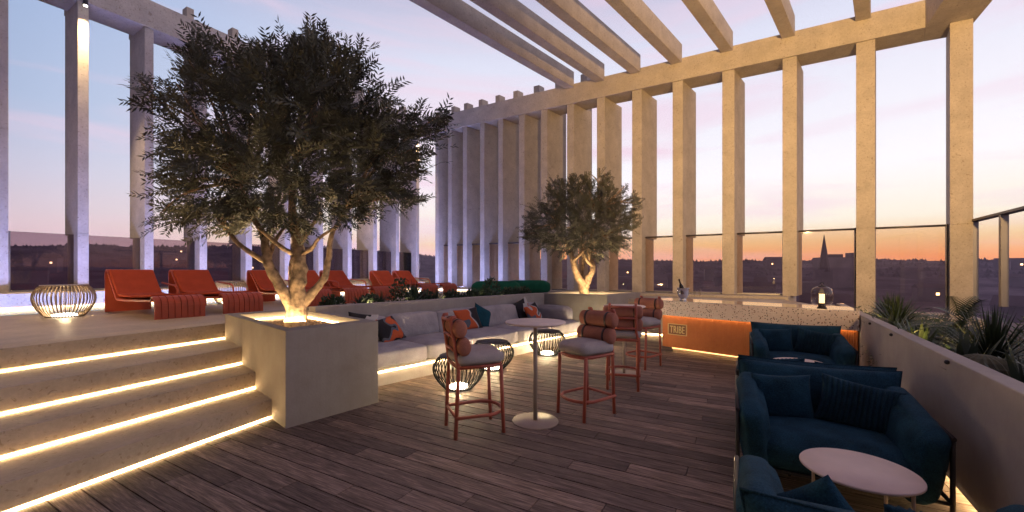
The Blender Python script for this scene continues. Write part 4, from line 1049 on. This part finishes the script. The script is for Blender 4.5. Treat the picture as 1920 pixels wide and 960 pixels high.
chs = [((2.345, 3.10), rz0, 'blue armchair facing the near coffee table, fully visible'), ((2.80, 3.93), rz0 + math.pi, 'blue armchair back to back with the near one, facing the bar'), ((4.02, 5.78), rz0, 'farthest blue armchair, standing against the bar front'), ((1.50, 1.56), rz0 + math.pi, 'blue armchair cut off at the bottom edge, seen from behind')]
pn = [('plain blue pillow on the left of the nearest visible seat', 'striped blue pillow on the right of the nearest visible seat'), ('plain blue pillow on the armchair that faces the bar', 'striped blue pillow on the armchair that faces the bar'),
      ('plain blue pillow on the armchair in front of the bar', 'striped blue pillow on the armchair in front of the bar'), ('plain blue pillow on the armchair cut by the bottom edge', 'striped blue pillow on the armchair cut by the bottom edge')]
c0 = None
for ((x, y), rz, lb), (pa, pb) in zip(chs, pn):
    if c0 is None: c0 = thing('armchair', lb, 'armchair', (x, y, 0), rz, G_); chair_build(c0)
    else: dup(c0, (x, y, 0), rz, lb)
    chair_pillows(x, y, rz, pa, pb, 'cut off' in lb)
# coffee tables
ct = thing('coffee_table', 'round pale coffee table in the foreground on thin tan legs', 'coffee table', (1.94, 2.30, 0), 0, 'round pale coffee tables')
bm = BM(); lathe(bm, [(.001, .485), (.265, .485), (.272, .490), (.272, .497), (.268, .502), (.001, .502)], 72, cap=False); obj('table_top', bm, M['table'], ct)
for k in range(4):
    a = R(20 + 90 * k); bm = BM(); tube(bm, [(.245 * math.cos(a), .245 * math.sin(a), 0), (.245 * math.cos(a), .245 * math.sin(a), .484)], .0085, 8); obj('leg', bm, M['tanmetal'], ct)
dup(ct, (3.50, 5.02, 0), .3, 'round pale coffee table half hidden behind the middle armchairs')

# ================================================================== PLANTS
def rosette(bm, c, n, L, w, up, droop, rd, seg=5):
    c = Vector(c)
    for i in range(n):
        a = rd.uniform(0, 6.283); el = R(rd.uniform(*up)); l = L * rd.uniform(.75, 1.1)
        d = Vector((math.cos(a) * math.cos(el), math.sin(a) * math.cos(el), math.sin(el))); sd = Vector((-math.sin(a), math.cos(a), 0))
        p = c.copy(); prev = None
        for k in range(seg + 1):
            t = k / seg; ww = w * (1 - t) ** .6 * (.6 + .8 * min(t * 3, 1)) / 1.4 + .0008
            cur = (bm.verts.new(p - sd * ww / 2), bm.verts.new(p + sd * ww / 2))
            if prev: bm.faces.new((prev[0], prev[1], cur[1], cur[0]))
            prev = cur; d = (d + Vector((0, 0, -droop / seg))).normalized(); p = p + d * l / seg
def cycad(bm, c, n, L, rd, leaf=.11, stem=0):
    c = Vector(c)
    if stem: tube(bm, [c, c + Vector((0, 0, stem))], [.035, .025], 6); c = c + Vector((0, 0, stem))
    for i in range(n):
        a = rd.uniform(0, 6.283); el = R(rd.uniform(15, 75)); l = L * rd.uniform(.8, 1.1)
        d = Vector((math.cos(a) * math.cos(el), math.sin(a) * math.cos(el), math.sin(el))); sd = Vector((-math.sin(a), math.cos(a), 0)); p = c.copy(); m = 16
        for k in range(m):
            d = (d + Vector((0, 0, -.085))).normalized(); q = p + d * l / m
            if k > 1:
                ll = leaf * (1 - abs(k / m - .4) * 1.1)
                for s in (1, -1):
                    ld = (d * .6 + sd * s + Vector((0, 0, .15))).normalized() * ll
                    b0 = bm.verts.new(q - d * .010); b1 = bm.verts.new(q + d * .010); b2 = bm.verts.new(q + ld); bm.faces.new((b0, b1, b2))
            e0 = bm.verts.new(p - sd * .003); e1 = bm.verts.new(p + sd * .003); e2 = bm.verts.new(q + sd * .003); e3 = bm.verts.new(q - sd * .003); bm.faces.new((e0, e1, e2, e3))
            p = q
def ball(bm, c, r_, rd):
    n = 40
    prof = [(math.sin(math.pi * k / 12) * r_, r_ * .92 * (1 - math.cos(math.pi * k / 12))) for k in range(13)]
    rings = []
    for pr, z in prof:
        rings.append([bm.verts.new((c[0] + max(pr, .001) * (1 + (.08 if k % 2 else -.04)) * math.cos(6.2832 * k / n), c[1] + max(pr, .001) * (1 + (.08 if k % 2 else -.04)) * math.sin(6.2832 * k / n), c[2] + z)) for k in range(n)])
    for a, b_ in zip(rings, rings[1:]):
        for k in range(n): bm.faces.new((a[k], a[(k + 1) % n], b_[(k + 1) % n], b_[k]))
    for i in range(220):
        a = rd.uniform(0, 6.283); t = rd.uniform(.15, .9) * math.pi / 1.3; d = Vector((math.sin(t) * math.cos(a), math.sin(t) * math.sin(a), math.cos(t)))
        p = Vector(c) + Vector((0, 0, r_ * .92)) + d * r_; s = d.orthogonal().normalized() * .0015
        bm.faces.new([bm.verts.new(q) for q in (p - s, p + s, p + d * .022)])
def bush(bm, c, r_, h, n, rd, leaf=.05):
    c = Vector(c)
    for i in range(n):
        while True:
            v = Vector((rd.uniform(-1, 1), rd.uniform(-1, 1), rd.uniform(0, 1)))
            if v.length < 1: break
        p = c + Vector((v.x * r_, v.y * r_, v.z * h)); d = (v + Vector((rd.gauss(0, .4), rd.gauss(0, .4), rd.gauss(.2, .4)))).normalized(); s = d.orthogonal().normalized(); s = (Matrix.Rotation(rd.uniform(0, 6.28), 3, d) @ s) * leaf * .25; l = leaf * rd.uniform(.6, 1.2)
        bm.faces.new([bm.verts.new(q) for q in (p, p + d * l * .5 + s, p + d * l, p + d * l * .5 - s)])
rd = random.Random(5)
def rp_(s, off): return RW + RD * s + RN * off
spec = [('fern', 6.7, .8, .45), ('spiky', 6.4, .65, .42), ('cactus', 6.2, .26, .15), ('fern', 5.9, .62, .50), ('fern', 5.5, .75, .6), ('spiky', 5.15, .5, .44), ('cactus', 4.75, .27, .17), ('agave', 4.4, .30, .42), ('fern', 4.1, .5, .55), ('stem', 4.0, .85, .5), ('fern', 3.5, .6, .55), ('agave', 3.1, .30, .38), ('fern', 3.0, .85, .6), ('stem', 2.7, .5, .5), ('spiky', 2.15, .55, .46), ('fern', 2.1, .95, .6), ('agave', 1.75, .27, .42), ('cactus', 1.40, .27, .19), ('spiky', 1.35, .85, .5), ('agave', .95, .35, .42), ('fern', .6, .6, .55)]
cnt = {}
nm_ = {'fern': ('fern_palm', 'feathery palm-like cycad', 'cycad', 'frond'), 'agave': ('agave', 'pale broad-leaved agave', 'agave', 'agave'), 'cactus': ('barrel_cactus', 'round ribbed barrel cactus', 'cactus', 'cactus'), 'spiky': ('yucca', 'spiky ball-shaped yucca', 'yucca', 'frond'), 'stem': ('young_palm', 'young palm with a bare pale stem', 'palm', 'frond')}
for kd, s, off, sz in spec:
    cnt[kd] = cnt.get(kd, 0) + 1; c_ = rp_(s, off); z = .62; sz *= 1.22 if kd != 'cactus' else 1; bm = BM(); loc = (c_.x, c_.y, z)
    if kd == 'fern': cycad(bm, (0, 0, 0), 22, sz, rd)
    elif kd == 'agave': rosette(bm, (0, 0, 0), 26, sz, .07, (38, 85), .25, rd)
    elif kd == 'cactus': ball(bm, (0, 0, 0), sz, rd)
    elif kd == 'spiky': rosette(bm, (0, 0, .12), 260, sz, .022, (0, 88), .35, rd); tube(bm, [(0, 0, 0), (0, 0, .14)], .03, 6)
    else: cycad(bm, (0, 0, 0), 9, .42, rd, .14, .38)
    n, l, c2_, mm = nm_[kd]
    o = obj(n, bm, M[mm], smooth='keep'); o.location = loc
    tag(o, '%s %s in the right planter, counted from the bar' % (ORD[cnt[kd] - 1], l), c2_, 'plants in the right planter')
bm = BM(); rq = random.Random(77)
for i in range(9000):
    s = rq.uniform(-.3, 7.1); off = rq.uniform(.22, 1.25); q = rp_(s, off); hgt = .22 + .12 * math.sin(s * 5) * math.sin(off * 6 + s)
    p = Vector((q.x, q.y, .62 + rq.random() * hgt)); d = Vector((rq.gauss(0, 1), rq.gauss(0, 1), rq.gauss(.6, .6))).normalized(); sd = d.orthogonal().normalized() * .011; l = rq.uniform(.04, .09)
    bm.faces.new([bm.verts.new(v) for v in (p, p + d * l * .5 + sd, p + d * l, p + d * l * .5 - sd)])
tag(obj('ground_cover', bm, M['shrub'], smooth='keep'), 'dark leafy ground cover filling the right planter', 'ground cover', kind='stuff')
for s in (5.9, 4.9, 3.9, 2.9, 2.3):
    c_ = rp_(s, .24)
    lamp('POINT', (c_.x, c_.y, .88), 1.3, (1, .70, .16), shadow_soft_size=.03)
# low shrubs in the bed behind the sofa
k_ = 0; kinds = ['bush', 'tuft', 'bush', 'grass']
for i in range(17):
    t = -3.2 + i * .30 + rd.uniform(-.07, .07); off = 1.62 + rd.uniform(-.1, .1); c_ = sp_(t, off); bm = BM(); kd = kinds[i % 4] if i != 5 else 'tall'
    if kd == 'bush': big = i in (4, 12); bush(bm, (0, 0, 0), .15 if not big else .18, .16 if not big else .36, 420, rd, .055); l, n = ('round dark shrub', 'small_shrub')
    elif kd == 'tall': rosette(bm, (0, 0, 0), 60, .34, .03, (25, 88), .3, rd); l, n = ('tall leafy tuft', 'leafy_tuft')
    elif kd == 'tuft': rosette(bm, (0, 0, 0), 50, .20, .035, (5, 75), .6, rd); l, n = ('broad-leaved tuft', 'leafy_tuft')
    else: rosette(bm, (0, 0, 0), 90, .22, .010, (35, 90), .4, rd); l, n = ('grassy tuft', 'grass_tuft')
    o = obj(n, bm, M['shrub'], smooth='keep'); o.location = (c_.x, c_.y, .985); o.scale = (1.3, 1.3, 1.35)
    tag(o, '%s behind the sofa, %s plant from the left' % (l, (ORD + ['sixteenth', 'seventeenth'])[i]), 'shrub', 'plants in the bed behind the sofa')
    if i % 3 == 1: lamp('POINT', (c_.x + .12, c_.y + .1, 1.05), 1.3, (1, .76, .36), shadow_soft_size=.03)

# evening haze over the town
hz = bpy.data.materials.new('haze'); hz.use_nodes = True; ht = hz.node_tree; ht.nodes.clear()
ho = ht.nodes.new('ShaderNodeOutputMaterial'); hv = ht.nodes.new('ShaderNodeVolumePrincipled'); hv.inputs['Color'].default_value = (.80, .72, .90, 1); hv.inputs['Density'].default_value = .00026
ht.links.new(hv.outputs[0], ho.inputs['Volume'])
bm = BM(); prism(bm, [(-1300, -1300), (1300, -1300), (1300, 1300), (-1300, 1300)], -60, 104)
if HAZE: tag(obj('haze', bm, hz), 'pale violet evening haze over the town', 'haze', kind='stuff')
# ================================================================== TOWN
ch = thing('church', 'distant church with a tall pointed spire on the skyline', 'church', (304, 400, -30))
bm = BM(); prism(bm, [(-5.5, -4), (5.5, -4), (5.5, 4), (-5.5, 4)], 0, 34); obj('tower', bm, M['town'], ch, bevel=0)
bm = BM(); lathe(bm, [(5.2, 32), (3.4, 44), (.2, 68)], 8, smooth=False); obj('spire', bm, M['towndark'], ch)
bm = BM(); prism(bm, [(-30, -8), (-5.6, -8), (-5.6, 8), (-30, 8)], 0, 22); obj('nave', bm, M['town'], ch)
tb = thing('apartment_block', 'large dark flat-topped block on the skyline right of the spire', 'building', (430, 520, -30))
bm = BM(); prism(bm, [(-42, -8), (0, -8), (0, 10), (-42, 10)], 0, 50); prism(bm, [(0.01, -8), (20, -8), (20, 10), (0.01, 10)], 0, 56); obj('wall', bm, M['town'], tb)
bm = BM(); prism(bm, [(-30, -4), (-14, -4), (-14, 4), (-30, 4)], 50.01, 54); obj('plant_room', bm, M['towndark'], tb)
rd = random.Random(9)
def hill_z(az, r_):
    base = 38 * math.cos(az) + 40 * max(0, min(1, (-az - .12) / .3)) * math.cos(az)
    return -31 + (base + 27) * max(0, min(1, (r_ - 420) / 700)) ** 1.5
for i in range(90):
    az = rd.uniform(-1.1, 1.02); r_ = rd.uniform(300, 1000); x, y = r_ * math.sin(az), r_ * math.cos(az); gz = hill_z(az, r_)
    h = rd.uniform(8, 20); w_, d_ = rd.uniform(12, 34), rd.uniform(9, 14)
    t = thing('town_house', 'dim low unlit house among the dusky roofs of the town below', 'house', (x, y, gz), -az + rd.uniform(-.5, .5), 'dim houses of the town below the terrace')
    bm = BM(); prism(bm, [(-w_ / 2, -d_ / 2), (w_ / 2, -d_ / 2), (w_ / 2, d_ / 2), (-w_ / 2, d_ / 2)], 0, h); obj('wall', bm, M['town'], t)
    bm = BM(); a = [bm.verts.new(q) for q in ((-w_ / 2 - .4, -d_ / 2 - .4, h + .02), (w_ / 2 + .4, -d_ / 2 - .4, h + .02), (w_ / 2 + .4, d_ / 2 + .4, h + .02), (-w_ / 2 - .4, d_ / 2 + .4, h + .02), (-w_ / 2, 0, h + d_ * .4), (w_ / 2, 0, h + d_ * .4))]
    for f in ((0, 1, 5, 4), (1, 2, 5), (2, 3, 4, 5), (3, 0, 4), (3, 2, 1, 0)): bm.faces.new([a[j] for j in f])
    obj('roof', bm, M['towndark'], t)
    if rd.random() < .5:
        t['label'] = 'dim low house with a few lit windows in the dusky town below'; bm = BM()
        sx = rd.uniform(-w_ / 2 + 1, w_ / 2 - 1)
        for s in (-1, 1): box(bm, (sx, s * (d_ / 2 + .05), h * rd.uniform(.5, .85)), (2.4, .1, 2.2))
        obj('lit_window', bm, M['townlight'], t)
